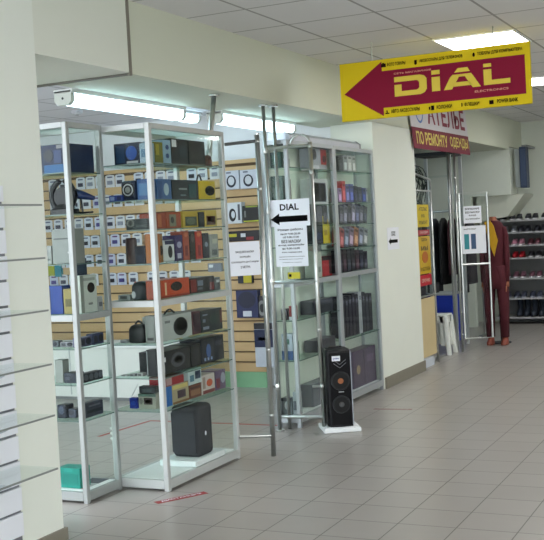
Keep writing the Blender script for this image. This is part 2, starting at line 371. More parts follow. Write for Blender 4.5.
# ------------------------------------------------------------------ goods
def col(c, rough=.35, **k): return mat(tuple(int(q * .90) for q in c), rough, var=.10, scale=25, spec=.3, **k)
def goods(face, pl, u0, u1, vt, zs, depth, c, label, cat='box', name='carton', arts=(), vb=None, group=None, rough=.35, gap=.0012, bev=0, shape='box'):
    """a carton whose front face lies in the plane x = pl ('F', towards the corridor) or y = pl ('L', towards the camera)"""
    um = (u0 + u1) / 2
    on = on_x if face == 'F' else on_y
    vb_ = None
    # pixel row of the shelf at the item, found from the plane
    def row(u):
        lo_, hi_ = 0, 540
        for _ in range(40):
            mid = (lo_ + hi_) / 2
            if on(u, mid, pl).z > zs: lo_ = mid
            else: hi_ = mid
        return lo_
    vm = (row(um) + vt) / 2
    a, b = on(u0, vm, pl), on(u1, vm, pl); top = on(um, vt, pl).z; z0 = zs + gap; h = top - z0
    if face == 'F':   # keep inside the cabinet it stands in
        lo_y, hi_y = (5.19, 6.045) if a.y < 6.5 else ((7.11, 7.95) if a.y < 7.93 else (8.025, 8.865))
        if pl < -3.5: lo_y, hi_y = 4.86, 5.115
        a.y = min(max(a.y, lo_y), hi_y - .014); b.y = max(min(b.y, hi_y), a.y + .012)
    else:
        lo_x, hi_x = {True: (-3.99, -3.577), False: (-3.57, -3.262)}[pl < 5.1] if pl < 6 else (-3.42, -3.28)
        a.x = min(max(a.x, lo_x), hi_x - .014); b.x = max(min(b.x, hi_x), a.x + .012)
    if face == 'F': o = Vector((pl, a.y, z0)); R_ = Y_; w = b.y - a.y; D = Vector((-depth, 0, 0))
    else: o = Vector((a.x, pl, z0)); R_ = X_; w = b.x - a.x; D = Vector((0, depth, 0))
    N_ = R_.cross(Z_)
    mid = o + R_ * (w / 2) + D * .5
    t = thing(name, (mid.x, mid.y, z0), label, cat, group)
    hi = o + R_ * w + D + Z_ * h
    cm = col(c, rough)
    body_name = {'carton': 'carton_body'}.get(name, 'body')
    if shape == 'box': MB().box(o, hi, bev=min(bev or .003, h * .2, w * .2)).build(body_name, cm, t)
    elif shape == 'round':    # upright rounded bottle / speaker
        rx, ry = (abs(hi.x - o.x) / 2, abs(hi.y - o.y) / 2)
        MB().loft([((mid.x, mid.y, z0), rx * .85, ry * .85), ((mid.x, mid.y, z0 + h * .04), rx, ry), ((mid.x, mid.y, z0 + h * .93), rx, ry), ((mid.x, mid.y, z0 + h), rx * .8, ry * .8)], 20).build(body_name, cm, t, smooth=False)
    elif shape == 'soft':
        rx, ry = (abs(hi.x - o.x) / 2, abs(hi.y - o.y) / 2)
        MB().loft([((mid.x, mid.y, z0), rx * .9, ry * .9, .5), ((mid.x, mid.y, z0 + h * .1), rx, ry, .5), ((mid.x, mid.y, z0 + h * .75), rx * .97, ry * .95, .5), ((mid.x, mid.y, z0 + h * .92), rx * .8, ry * .8, .6), ((mid.x, mid.y, z0 + h), rx * .5, ry * .5, .7)], 20).build(body_name, cm, t, smooth=True)
    for art in arts:
        k, a0, b0, a1, b1, ac = art[:6]; nm = art[6] if len(art) > 6 else {'r': 'printed_panel', 'd': 'printed_picture', 't': 'lettering', 'b': 'side_panel', 'h': 'handle'}[k]
        am = ac if not isinstance(ac, tuple) else col(ac, .4)
        q = o + N_ * .0015
        if k == 'r': MB().prism([(a0 * w, b0 * h), (a1 * w, b0 * h), (a1 * w, b1 * h), (a0 * w, b1 * h)], q, R_, Z_, .0012).build(nm, am, t)
        elif k == 'd': MB().disc(q + N_ * .0006 + R_ * (w * (a0 + a1) / 2) + Z_ * (h * (b0 + b1) / 2), R_, Z_, w * (a1 - a0) / 2, .0018, ry=h * (b1 - b0) / 2).build(nm, am, t)
        elif k == 't': text_mb(art[7], q + N_ * .001 + R_ * (w * a0) + Z_ * (h * b0), R_, Z_, w * (a1 - a0), h * (b1 - b0)).build(nm, am, t)
        elif k == 'h': # arched handle on the top
            p0 = o + D * .5 + R_ * (w * a0) + Z_ * h; p1 = o + D * .5 + R_ * (w * a1) + Z_ * h; pts = []
            for i in range(9): f_ = i / 8; pts.append(p0.lerp(p1, f_) + Z_ * (math.sin(math.pi * f_) * b1 * h))
            MB().tube(pts, .006, 6).build(nm, am, t)
    return t
RED, BLU, YEL, ORA, TEAL, PUR, BRN, NAV = (176, 36, 40), (40, 84, 170), (222, 190, 30), (206, 78, 34), (30, 96, 96), (92, 66, 128), (110, 66, 40), (34, 40, 70)
WH, BK, DG, LG, MG = (226, 230, 234), (24, 25, 30), (48, 50, 56), (186, 190, 194), (120, 124, 130)
F, L_ = 'F', 'L'
YN = 5.225; XF = -3.30
# cabinet one, shelf by shelf
G = [
 (L_, YN, 114, 139, 143, 0, .16, (22, 34, 56), 'dark blue electronics carton at the end of the top shelf, showing a glowing blue picture', [('r', .08, .1, .42, .9, (34, 60, 96)), ('d', .48, .2, .92, .85, (40, 86, 170)), ('r', .5, .05, .95, .15, LG)]),
 (L_, YN, 139.4, 149, 143, 0, .06, (150, 178, 196), 'pale blue narrow carton between the dark blue one and the corner post', [('r', .2, .3, .8, .7, (90, 130, 160))]),
 (F, XF, 155, 163, 142, 0, .10, (120, 122, 50), 'olive yellow carton on the top shelf just past the corner post', [('r', .1, .4, .5, .9, (170, 160, 60))]),
 (F, XF, 163.3, 171, 140, 0, .14, (150, 184, 206), 'light blue carton with two dark dots on the top shelf', [('d', .3, .6, .7, .8, (50, 80, 130)), ('d', .3, .25, .7, .45, (50, 80, 130))]),
 (F, XF, 171.4, 188, 139, 0, .16, (26, 36, 44), 'dark carton with a small white price tag at its upper corner', [('r', .04, .68, .3, .95, WH, 'price_tag'), ('r', .45, .3, .9, .75, (38, 56, 66))]),
 (F, XF, 189, 205, 141, 0, .18, (30, 32, 36), 'plain black carton at the far end of the top shelf', [('r', .1, .3, .85, .6, (52, 52, 54)), ('r', .03, .05, .95, .1, (80, 78, 70))]),
 (L_, YN, 137, 150, 179, 1, .06, (52, 92, 150), 'blue carton beside the round ringed speaker', [('r', .15, .2, .85, .8, (80, 130, 180))]),
 (F, XF, 157, 171.5, 179, 1, .14, (64, 104, 156), 'blue carton with a pale figure on the second shelf', [('d', .45, .2, .8, .8, (176, 200, 214)), ('r', .05, .05, .35, .9, (46, 86, 140))]),
 (F, XF, 172, 198.5, 180, 1, .14, (20, 34, 44), 'wide dark teal carton beside the yellow box with a handle', [('r', .25, .5, .55, .58, (150, 160, 160)), ('r', .62, .1, .9, .8, (30, 78, 84)), ('r', .3, .2, .5, .26, (120, 140, 150))]),
 (F, XF, 199, 218.5, 181, 1, .12, YEL, 'bright yellow carton with a black handle and dark oval speaker picture', [('d', .36, .22, .94, .74, (24, 24, 26)), ('d', .46, .34, .84, .62, (60, 58, 54)), ('h', .38, 0, .68, .35, BLACK)]),
 (F, XF, 154, 166, 213, 2, .10, (158, 66, 44), 'reddish brown carton with a clear window on the third shelf', [('r', .3, .1, .6, .9, (190, 110, 70))]),
 (F, XF, 166.4, 181, 212, 2, .10, (170, 78, 48), 'rust coloured carton with a grey product in its window', [('r', .2, .1, .65, .85, (130, 132, 112)), ('d', .28, .3, .5, .7, (60, 60, 58))]),
 (F, XF, 183, 198, 211, 2, .10, (206, 176, 66), 'yellow framed square carton with a green grey window', [('r', .14, .1, .9, .66, (60, 72, 62)), ('d', .2, .15, .8, .6, (90, 104, 84))]),
 (F, XF, 199, 204.5, 212, 2, .06, (40, 48, 56), 'slim dark carton between two yellow framed ones', []),
 (F, XF, 205, 219.5, 210, 2, .10, (208, 180, 74), 'yellow framed square carton with a red window', [('r', .12, .1, .85, .64, (90, 50, 40)), ('r', .2, .28, .78, .6, (164, 60, 44))]),
 (L_, YN, 145.5, 155, 234, 3, .06, (176, 104, 42), 'amber brown carton on the fourth shelf in front of the corner post', []),
 (F, XF, 156.5, 163, 234, 3, .09, (150, 112, 60), 'tan carton with a black oval just past the corner post', [('d', .4, .25, .95, .6, (30, 26, 24))]),
 (F, XF, 175.6, 183, 235, 3, .09, (58, 44, 96), 'dark purple carton with white swirls on the fourth shelf', [('d', .2, .5, .8, .75, (170, 170, 200)), ('r', .2, .1, .7, .3, (190, 190, 214))]),
 (F, XF, 183.3, 189.4, 231, 3, .09, (172, 82, 62), 'tall salmon red carton beside the purple one', [('d', .2, .8, .8, .95, (210, 120, 90)), ('r', .3, .15, .7, .5, (126, 50, 46))]),
 (F, XF, 189.8, 195.4, 231, 3, .09, (34, 28, 30), 'tall black carton between two red ones', [('d', .2, .6, .8, .9, (90, 80, 80))]),
 (F, XF, 195.8, 202.4, 231, 3, .09, (184, 60, 50), 'tall red carton beside the dark navy one', [('d', .2, .8, .8, .95, (220, 130, 90)), ('r', .3, .1, .7, .5, (140, 36, 40))]),
 (F, XF, 202.8, 209, 233, 3, .09, (40, 44, 58), 'tall dark navy carton at the end of the red ones', [('d', .3, .45, .8, .65, (140, 150, 170))]),
 (F, XF, 210, 220, 234, 3, .09, (168, 172, 166), 'grey clear packed accessory at the end of the fourth shelf', [('r', .2, .1, .8, .35, (110, 116, 116)), ('r', .3, .6, .9, .8, (206, 208, 190))]),
 (L_, YN, 146, 156, 281, 4, .06, (156, 66, 30), 'dark orange carton in front of the corner post on the middle shelf', []),
 (F, XF, 157.5, 189.5, 279, 4, .16, (200, 72, 32), 'bright orange portable speaker carton on the middle shelf', [('d', .40, .32, .76, .84, (32, 22, 22)), ('r', .22, .15, .27, .85, (230, 200, 160)), ('r', 0, 0, 1, .12, (150, 50, 30))]),
 (F, XF, 190, 214.5, 277, 4, .16, (28, 24, 32), 'black and red speaker carton beside the orange one', [('r', .02, .1, .25, .9, (120, 34, 34)), ('r', .3, .45, .52, .8, (120, 130, 150)), ('r', .3, .2, .5, .35, (90, 96, 110)), ('r', .8, .1, .97, .6, (110, 28, 30))]),
 (F, XF, 215.5, 221.5, 277, 4, .10, (120, 124, 132), 'small grey carton at the end of the middle shelf', [('r', .2, .6, .8, .8, WH)]),
 (L_, YN, 145, 155, 316, 5, .06, (134, 138, 134), 'plain grey carton with tiny print in front of the corner post', [('r', .2, .1, .8, .2, (70, 70, 70))]),
 (F, XF, 162.5, 192, 314, 5, .14, (188, 194, 192), 'light grey carton with a large black speaker picture and a carry handle', [('d', .36, .1, .84, .86, (22, 24, 26)), ('d', .45, .3, .8, .75, (44, 48, 50)), ('r', .08, .7, .25, .8, (120, 124, 126)), ('h', .4, 0, .75, .18, BLACK)]),
 (F, XF, 192.6, 200.5, 311, 5, .14, (78, 28, 40), 'dark red edge-on carton beside the light grey speaker carton', [('r', .1, .1, .9, .9, (50, 26, 44))]),
 (F, XF, 201, 222.5, 309, 5, .16, (26, 36, 44), 'large dark carton at the end of the shelf above the black packs', [('r', .08, .75, .3, .82, (130, 140, 160)), ('r', .08, .45, .2, .6, (120, 130, 150)), ('r', .08, .12, .35, .25, (140, 150, 170)), ('d', .4, .3, .8, .8, (34, 54, 52)), ('r', .88, .3, .98, .9, (96, 34, 34))]),
 (L_, YN, 146.5, 156.5, 350, 6, .06, (34, 36, 40), 'black white-striped carton in front of the corner post', [('r', .05, .05, .13, .95, LG)]),
 (F, XF, 162, 190.5, 349, 6, .16, (32, 32, 38), 'wide black speaker carton with a grey ringed picture', [('d', .30, .2, .8, .85, (78, 80, 90)), ('d', .4, .35, .74, .72, (26, 26, 30)), ('r', .04, .55, .12, .75, WH), ('r', .04, .1, .08, .4, WH)]),
 (F, XF, 191, 201, 344, 6, .16, (24, 26, 30), 'black carton between the ringed one and the one with blue light', [('r', .2, .3, .8, .8, (40, 42, 48))]),
 (F, XF, 201.5, 227.5, 336, 6, .16, (22, 26, 38), 'black carton with blue light streaks at the far end', [('d', .2, .2, .4, .75, (70, 100, 160)), ('r', .1, .1, .17, .22, (150, 170, 210)), ('r', .24, .1, .31, .22, (150, 170, 210)), ('r', .38, .1, .45, .22, (150, 170, 210)), ('r', .6, .6, .9, .8, (60, 64, 80))]),
 (F, XF, 165.5, 189, 384, 7, .12, (172, 160, 130), 'blue and cream carton with a dark device picture on the lowest shelf', [('r', 0, 0, .26, 1, (40, 110, 190)), ('r', .5, .25, .85, .65, (70, 50, 66)), ('r', .3, .75, .95, .95, (214, 196, 120)), ('r', .3, 0, 1, .12, (130, 90, 50))]),
 (F, XF, 189.5, 201.5, 384, 7, .12, (112, 66, 50), 'brown patterned carton below the white one', [('r', .1, .2, .9, .6, (150, 110, 84)), ('r', .1, .7, .9, .85, (80, 44, 40))]),
 (F, XF, 202, 215, 374, 7, .12, (214, 204, 198), 'white carton with an orange ball picture', [('d', .35, .35, .8, .75, (210, 90, 50)), ('r', .05, .02, .95, .2, (130, 60, 60)), ('r', .05, .3, .25, .9, (170, 150, 140))]),
 (F, XF, 215.5, 231, 369, 7, .12, (110, 92, 124), 'violet carton with a grey device picture at the shelf end', [('d', .5, .3, .95, .85, (176, 182, 200)), ('r', .06, .1, .4, .6, (130, 56, 70)), ('r', .55, .4, .8, .65, (70, 74, 100))]),
]
made = {}
for g in G:
    f_, pl, u0, u1, vt, si, dp, c_, lab, arts = g
    made[lab[:24]] = goods(f_, pl, u0, u1, vt, S1[si], dp, c_, lab, arts=arts, group='cartons in the first display cabinet')
# cartons stacked on others
def zof(prefix):
    t = made[prefix[:24]]; b = [ch for ch in t.children][0]
    return t.location.z + max(v.co.z for v in b.data.vertices)
goods(F, XF, 166, 184, 375, zof('blue and cream carton with'), .12, (158, 34, 44), 'flat dark red carton lying on top of the blue and cream one', arts=[('r', .0, .1, .3, .9, (196, 160, 160))], group='cartons in the first display cabinet')
goods(F, XF, 188.5, 201.5, 368, zof('brown patterned carton below'), .11, (200, 216, 218), 'white carton with dark camera picture on top of the brown one', arts=[('r', .5, .3, .9, .8, (40, 60, 90)), ('r', .1, .2, .4, .6, (90, 130, 150))], group='cartons in the first display cabinet')
goods(F, XF - .06, 202, 214, 362, S1[7] , .05, (44, 50, 52), 'dark carton standing behind the white orange-ball one', group='cartons in the first display cabinet') if False else None
# individual gadgets in cabinet one
def gadget_ring(u, v, r, zs):
    p = on_y(u, v, YN + .02); z0 = zs + .001
    t = thing('portable_speaker', (p.x, p.y, z0), 'round black portable speaker with a pale ring on the second shelf', 'speaker')
    MB().box((p.x - .055, p.y - .005, z0), (p.x + .055, p.y + .035, p.z + .055), bev=.02).build('housing', col((30, 42, 66)), t)
    for rr, c_, d_ in ((.045, BK, .001), (.036, LG, .002), (.028, BK, .003), (.018, (130, 134, 130), .004)):
        MB().disc((p.x, p.y - .006 - d_, p.z), X_, Z_, rr, .003).build('speaker_cone' if rr == .028 else 'speaker_ring', col(c_), t)
gadget_ring(128.5, 190, 0, S1[1])
goods(L_, YN, 126, 147, 219, S1[2], .03, (52, 60, 62), 'dark grey compact camera lying on the third shelf', 'camera', 'camera', [('d', .05, .25, .4, 1.0, (120, 124, 116), 'lens_ring'), ('d', .12, .4, .33, .85, (30, 34, 34), 'lens'), ('r', .5, .2, .95, .45, (84, 92, 90))])
goods(L_, YN, 124, 134.5, 238, S1[3], .05, (58, 34, 32), 'dark brown cylindrical portable speaker on the fourth shelf', 'speaker', 'portable_speaker', [('r', .4, .1, .6, .3, (90, 60, 50), 'badge')], shape='round')
goods(L_, YN, 135, 145, 246, S1[3], .06, (26, 32, 46), 'low black pack between the brown speaker and the amber carton', arts=[('r', .2, .1, .8, .5, (44, 52, 70))])
goods(F, XF, 164, 175, 240, S1[3], .06, (222, 226, 228), 'white bottle-shaped speaker with a black oval window', 'speaker', 'portable_speaker', [('d', .36, .18, .74, .74, (20, 22, 28), 'window'), ('r', .1, .8, .95, .98, (40, 46, 80), 'cap_band')], shape='box', bev=.012)
goods(L_, YN, 130, 146, 282, S1[4], .08, (20, 28, 34), 'black rounded speaker with a painted white glint on the middle shelf', 'speaker', 'portable_speaker', [('d', .1, .1, .35, .5, (200, 206, 210), 'painted_glint')], shape='soft')  # pale disc paints a highlight onto the black shell
goods(L_, YN, 118, 129.6, 295, S1[4], .06, (150, 158, 158), 'small clear packed gadget in front of the black speaker', 'accessory', 'gadget_pack', [('r', .2, .3, .8, .8, (90, 96, 96))])
goods(L_, YN, 127, 144.5, 325, S1[5], .08, (18, 20, 24), 'soft black rounded bag standing on the fifth shelf', 'bag', 'soft_bag', [('h', .3, 0, .7, .18, BLACK), ('r', .1, .6, .9, .62, DG, 'zipper')], shape='soft')
goods(L_, YN, 120, 127, 340, S1[5], .05, (170, 176, 178), 'tiny grey gadget beside the soft black bag', 'accessory', 'gadget_pack', [('r', .2, .2, .8, .6, (120, 120, 130))])
goods(L_, YN, 129.5, 137.2, 398, S1[7], .04, (28, 50, 150), 'small deep blue radio with a thin aerial on the lowest shelf', 'radio', 'pocket_radio', [('d', .2, .3, .8, .7, (40, 70, 170), 'speaker_grille')])
rd = goods(L_, YN, 138.5, 156, 394, S1[7], .07, (150, 154, 140), 'grey and cream table radio with dark dial on the lowest shelf', 'radio', 'table_radio', [('r', .32, .3, .8, .75, (60, 50, 48), 'dial'), ('r', .4, .4, .72, .62, (140, 120, 110), 'tuning_scale'), ('d', .05, .3, .25, .75, (110, 112, 104), 'speaker_grille'), ('r', 0, .82, 1, 1, (70, 100, 90), 'top_band')])
goods(L_, YN + .0, 139, 155, 386.5, S1[7] + .093, .05, (34, 40, 44), 'dark radio lying on top of the grey table radio', 'radio', 'table_radio', [('r', .2, .2, .8, .6, (60, 70, 74), 'dial')])
p = on_y(131, 398, YN + .02); q = on_y(138, 384, YN + .03)
solo('radio_aerial', MB().tube([p + Vector((0, .0, .002)), q], .0025, 6), CHROME, 'thin telescopic aerial rising from the small blue radio', 'aerial')
goods(F, XF, 207, 213, 155, S1[0], .05, (96, 58, 50), 'small brown rounded gadget at the far end of the top shelf', 'accessory', 'gadget_pack', [('r', .2, .3, .8, .6, (140, 90, 80))], shape='soft')
goods(L_, YN, 107, 122.5, 195.5, S1[1], .06, (46, 66, 140), 'small stack-flat blue packet on the second shelf beside the ringed speaker', 'accessory', 'gadget_pack', [('r', .1, .2, .4, .8, (130, 150, 200)), ('r', .6, .2, .9, .8, (30, 40, 90))])
for k_, (u_, c_) in enumerate(((121, (170, 174, 174)), (129, (150, 154, 158)), (137, (184, 186, 186)))):
    goods(L_, YN, u_, u_ + 6, 375 - k_, S1[6], .04, c_, ['tiny silver gadget furthest from the black carton on the sixth shelf', 'tiny grey gadget in the middle of three on the sixth shelf', 'tiny pale gadget right beside the black striped carton'][k_], 'accessory', 'gadget_pack', [('r', .2, .2, .7, .7, (90, 94, 96))])
# dark grey case on a white foam slab
a = on_z(172, 457, .12); b = on_z(201, 465, .12); c_ = on_z(220, 453, .12)
t = thing('foam_slab', (-3.36, 5.68, .066), 'white foam slab lying on the base of the first display cabinet', 'foam slab')
MB().box((-3.49, 5.49, .066), (-3.235, 5.87, .103), bev=.006).build('foam_body', mat((232, 238, 240), .8, var=.02, scale=60, bump=.3), t)
MB().box((-3.2345, 5.51, .069), (-3.2315, 5.85, .099)).build('foam_lip', mat((222, 228, 230), .8), t)
t = thing('speaker_case', (-3.36, 5.68, .104), 'tall dark grey rounded case standing on foam inside the first cabinet', 'speaker case')
cs = mat((42, 44, 52), .8, var=.10, scale=40, bump=.3)
MB().box((-3.450, 5.575, .104), (-3.252, 5.765, .425), bev=.03).build('case_body', cs, t, smooth=True)
MB().box((-3.44, 5.566, .135), (-3.27, 5.5745, .385), bev=.003).build('front_pocket', mat((50, 52, 60), .8), t)
MB().disc((-3.2490, 5.66, .245), Y_, Z_, .008, .004, ry=.014).build('badge', PAPER, t)
MB().box((-3.2518, 5.72, .135), (-3.2495, 5.728, .39)).build('seam', mat((30, 31, 36), .8), t)
# ------------------------------------------------------------------ goods in the narrow near cabinet (floor plan x -4.0..-3.58, y 4.83..5.15)
YL = 4.865
GC = 'goods in the narrow near cabinet'; XC = -3.575
goods(L_, YL, 34, 83, 144, SL[0], .24, (30, 42, 74), 'large dark blue game controller carton on top shelf of the narrow cabinet', arts=[('r', .28, .0, .98, .30, (40, 96, 150)), ('d', .30, .4, .56, .85, (60, 60, 70)), ('d', .82, .2, .97, .9, (70, 74, 90)), ('r', .66, .85, .97, .98, (130, 130, 136)), ('r', .58, .35, .78, .8, (50, 66, 110))], group=GC)
# steering wheel set
def wheel():
    c_ = on_y(64, 197, YL + .05)
    t = thing('gaming_wheel', (c_.x, c_.y, SL[1]), 'black game steering wheel set on the second shelf of the narrow cabinet', 'steering wheel')
    MB().loft([((c_.x, c_.y, SL[1] + .002), .085, .06, .6), ((c_.x, c_.y, SL[1] + .03), .08, .055, .6), ((c_.x, c_.y + .02, SL[1] + .07), .03, .03)]).build('base', col(BK), t)
    ring = [c_ + Vector((math.cos(a) * .077, -.01, math.sin(a) * .087 + .004)) for a in [i * math.pi / 12 for i in range(25)]]
    MB().tube(ring, .017, 8, cap=False).build('rim', col((16, 18, 26)), t, smooth=True)
    MB().disc(c_ + Vector((0, -.02, 0)), X_, Z_, .056, .02).build('hub', col((26, 24, 32)), t)
    MB().tube([c_ + Vector((-.07, 0, .02)), c_ + Vector((.07, 0, .02))], .012, 6).build('spoke', col(BK), t)
wheel()
def pistol():
    p0 = on_y(73, 193, YL + .08)
    t = thing('light_gun', (p0.x, p0.y, SL[1]), 'dark blue toy light gun on a thin stand beside the steering wheel', 'toy gun')
    q1 = on_y(94, 198, YL + .08)
    MB().tube([p0, p0.lerp(q1, .4), q1], [.028, .026, .012], 8).build('barrel', col((34, 50, 92)), t, smooth=True)
    g = p0.lerp(q1, .35)
    MB().tube([g, (g.x + .01, g.y, SL[1] + .008)], .006, 6).build('stand', BLACK, t)
    MB().tube([(g.x - .01, g.y, SL[1] + .006), (g.x + .08, g.y, SL[1] + .006)], .006, 6).build('stand_foot', BLACK, t)
pistol()
goods(L_, YL, 52, 74, 229, SL[2], .10, (142, 146, 144), 'grey upright box like a small computer on third shelf of the narrow cabinet', arts=[('r', .1, .7, .9, .74, (96, 100, 100)), ('r', .7, .3, .9, .34, (200, 200, 200))], group=GC)
goods(L_, YL, 38, 51.5, 246, SL[2], .06, (150, 154, 152), 'low light grey box against the upright grey one', arts=[('r', .1, .2, .9, .3, (100, 104, 104))], group=GC)
goods(F, -3.66, 78, 88, 258, SL[3], .05, (44, 58, 84), 'dark slate blue carton behind the white camera carton', group=GC)
goods(F, XC, 80.5, 97, 275, SL[3], .05, (204, 212, 204), 'white carton with a black camera picture in the narrow cabinet', arts=[('d', .42, .52, .86, .8, (28, 30, 32)), ('r', .45, .2, .7, .26, (130, 134, 130)), ('r', .1, .85, .9, .93, (160, 166, 160)), ('r', 0, 0, .2, 1, (150, 158, 150))], group=GC)
goods(L_, YL, 46, 62.5, 286, SL[3], .08, (28, 62, 140), 'deep blue carton beside the gold packet on the rail shelf', arts=[('r', .1, .1, .3, .9, (20, 40, 90))], group=GC)
goods(L_, YL, 63.5, 73.5, 289, SL[3], .06, (150, 138, 84), 'small gold coloured packet beside the deep blue carton', arts=[('r', .2, .3, .8, .6, (100, 96, 60))], group=GC)
goods(F, XC, 98, 103, 296, SL[3], .04, (170, 174, 174), 'tiny clear packet at the end of the rail shelf', arts=[('r', .2, .3, .8, .6, (100, 100, 110))], group=GC)
for k_, (u0, u1, vt, c2_, lab) in enumerate(((48, 58, 341, (110, 116, 124), 'grey remote lying nearest the pillar on fifth shelf'), (60, 74, 342, (150, 150, 158), 'pale grey gadget beside the grey remote'), (79, 92, 337, (90, 92, 120), 'violet grey gadget on the fifth shelf of the narrow cabinet'), (93, 104, 333, (64, 70, 100), 'dark blue grey gadget at the end of the fifth shelf'))):
    goods(F if k_ > 1 else L_, XC if k_ > 1 else YL + .02, u0, u1, vt, SL[4], .05, c2_, lab, 'accessory', 'gadget_pack', [('r', .1, .2, .4, .8, (60, 62, 70)), ('d', .5, .2, .9, .9, (40, 42, 52))], group=GC, bev=.006)
goods(L_, YL, 55, 63, 360, SL[5], .06, (146, 152, 148), 'upright pale grey book-like box on the sixth shelf', group=GC)
goods(L_, YL, 64, 76, 373, SL[5], .08, (48, 54, 66), 'dark set-top box lying beside the upright pale grey box', 'set-top box', 'media_box', [('r', .1, .3, .5, .6, (80, 84, 96))], group=GC)
goods(F, XC, 83, 103, 372, SL[5], .05, (40, 44, 54), 'row-dotted dark gadget strip on the sixth shelf', 'accessory', 'socket_strip', [('d', .05, .2, .25, .9, (96, 100, 110), 'socket'), ('d', .3, .2, .5, .9, (96, 100, 110), 'socket'), ('d', .55, .2, .75, .9, (96, 100, 110), 'socket'), ('d', .78, .2, .97, .9, (96, 100, 110), 'socket')], group=GC)
goods(L_, YL, 57, 66, 405, SL[6], .08, (36, 40, 56), 'dark controller lying nearest the pillar on the seventh shelf', 'accessory', 'gadget_pack', [('d', .2, .3, .8, .9, (70, 80, 100))], group=GC, bev=.008)
goods(L_, YL + .02, 67, 76, 409, SL[6], .08, (84, 88, 104), 'grey controller lying beside the dark one', 'accessory', 'gadget_pack', [('d', .2, .3, .8, .9, (50, 54, 66))], group=GC, bev=.008)
goods(F, XC, 85, 104, 401, SL[6], .05, (62, 66, 80), 'long dark grey gadget at the end of the seventh shelf', 'accessory', 'gadget_pack', [('r', .1, .3, .9, .5, (34, 36, 46)), ('r', .2, .7, .8, .8, (110, 114, 126))], group=GC, bev=.01)
goods(L_, YL, 58, 80, 468, .065, .10, (36, 150, 138), 'teal green carton at the base of the narrow cabinet', arts=[('r', .1, .2, .9, .7, (30, 136, 126)), ('r', .3, .8, .7, .98, (50, 170, 156))], group=GC)
goods(L_, YL - .0, 81, 84.5, 489, .065, .05, (176, 50, 52), 'small red packet beside the teal carton', arts=[('r', .1, .4, .9, .6, WH)], group=GC)
goods(F, -3.61, 88, 97, 489, .065, .10, (206, 210, 212), 'flat white packet at the base of the narrow cabinet', arts=[('r', .1, .3, .5, .7, (190, 60, 60))], group=GC)
goods(F, -3.61, 98, 112, 482, .065, .12, (72, 82, 96), 'flat slate grey packet at the end of the cabinet base', arts=[('r', .2, .3, .8, .7, (150, 156, 160))], group=GC)
# ------------------------------------------------------------------ slatwall stock: hanging packs, boxes
HK = mat((190, 192, 196), .3, .8)
proto = None
pack_rows = [(2.058, 'top', -6.95, -4.75), (1.86, 'second', -6.95, -5.2), (1.646, 'third', -6.95, -5.2), (1.464, 'fourth', -6.95, -5.0), (1.271, 'fifth', -6.95, -5.0), (1.078, 'sixth', -6.95, -5.2)]
variants = []
for kk, (cc, pc) in enumerate((((228, 232, 238), (60, 62, 80)), ((232, 234, 236), (150, 156, 170)), ((222, 228, 240), (44, 44, 52)), ((214, 220, 240), (80, 74, 140)))):
    base = Vector((0, 0, 0))
    t = thing('blister_pack', (0, 0, 0), 'x', 'blister pack', 'g')
    MB().prism([(-.054, -.122), (.054, -.122), (.054, -.01), (.038, 0), (-.038, 0), (-.054, -.01)], (0, -.02, 0), X_, Z_, .002).build('card', col(cc), t)
    MB().box((-.030, -.032, -.094), (.030, -.022, -.056), bev=.004).build('product', col(pc), t)
    MB().prism([(-.03, -.028), (.03, -.028), (.03, -.014), (-.03, -.014)], (0, -.0215, 0), X_, Z_, .001).build('printed_panel', col((110, 70, 120) if kk == 3 else (110, 116, 140)), t)
    MB().tube([(0, 0, .004), (0, -.045, .004)], .0025, 6).build('hook', HK, t)
    variants.append(t)
first_used = [False] * 4
for zr, nm, xa, xb in pack_rows:
    x = xa + random.uniform(0, .03)
    while x < xb:
        k = random.choices((0, 1, 2, 3), (6, 3, 3, 1 if nm != 'fourth' else 4))[0]
        if x < -6.42 and nm == 'fourth': k = 3
        lab = ['white carded pack with a dark product in the %s row of the tan slatwall', 'white carded pack with a pale grey product in the %s row of the tan slatwall',
               'white carded pack with a black product in the %s row of the tan slatwall', 'violet printed carded pack in the %s row of the tan slatwall'][k] % nm
        grp = 'carded packs %d in the %s row of the slatwall' % (k + 1, nm)
        if not first_used[k]:
            o = variants[k]; o.location = (x, YB, zr + .055); o['label'] = lab; o['group'] = grp; first_used[k] = True
        else: dup(variants[k], (x, YB, zr + .055), lab, grp)
        x += random.choice((.118, .122, .128, .135)) * (1 if random.random() > .12 else 1.8)
def wallbox(u0, u1, v0, v1, dep, c, label, cat='box', name='carton', arts=()):
    a_, b_ = on_y(u0, v1, YB - dep), on_y(u1, v0, YB - dep); o = Vector((a_.x, YB - dep, a_.z)); w, h = b_.x - a_.x, b_.z - a_.z
    t = thing(name, (o.x + w / 2, YB - dep / 2, o.z), label, cat, 'boxed goods on the slatwall')
    MB().box(o, o + Vector((w, dep - .002, h)), bev=.003).build('carton_body' if name == 'carton' else 'body', col(c), t)
    for k, a0, b0, a1, b1, ac in arts:
        q = o + Vector((0, -.0015, 0))
        if k == 'r': MB().prism([(a0 * w, b0 * h), (a1 * w, b0 * h), (a1 * w, b1 * h), (a0 * w, b1 * h)], q, X_, Z_, .0012).build('printed_panel', col(ac), t)
        else: MB().disc(q + X_ * (w * (a0 + a1) / 2) + Z_ * (h * (b0 + b1) / 2) - Y_ * (.0006 if b0 < .2 else .0012), X_, Z_, w * (a1 - a0) / 2, .0018, ry=h * (b1 - b0) / 2).build('printed_picture', col(ac), t)
HP = [('d', .2, .1, .8, .75, (44, 48, 62)), ('d', .3, .22, .7, .68, (214, 218, 224)), ('r', .2, .85, .5, .93, (120, 124, 140))]
wallbox(224, 238.5, 170, 190, .09, (212, 216, 226), 'white headphone carton nearest the first cabinet, high on slatwall', arts=HP)
wallbox(240.5, 256, 169, 189, .09, (214, 218, 228), 'white headphone carton beside the chrome pole, high on slatwall', arts=HP)
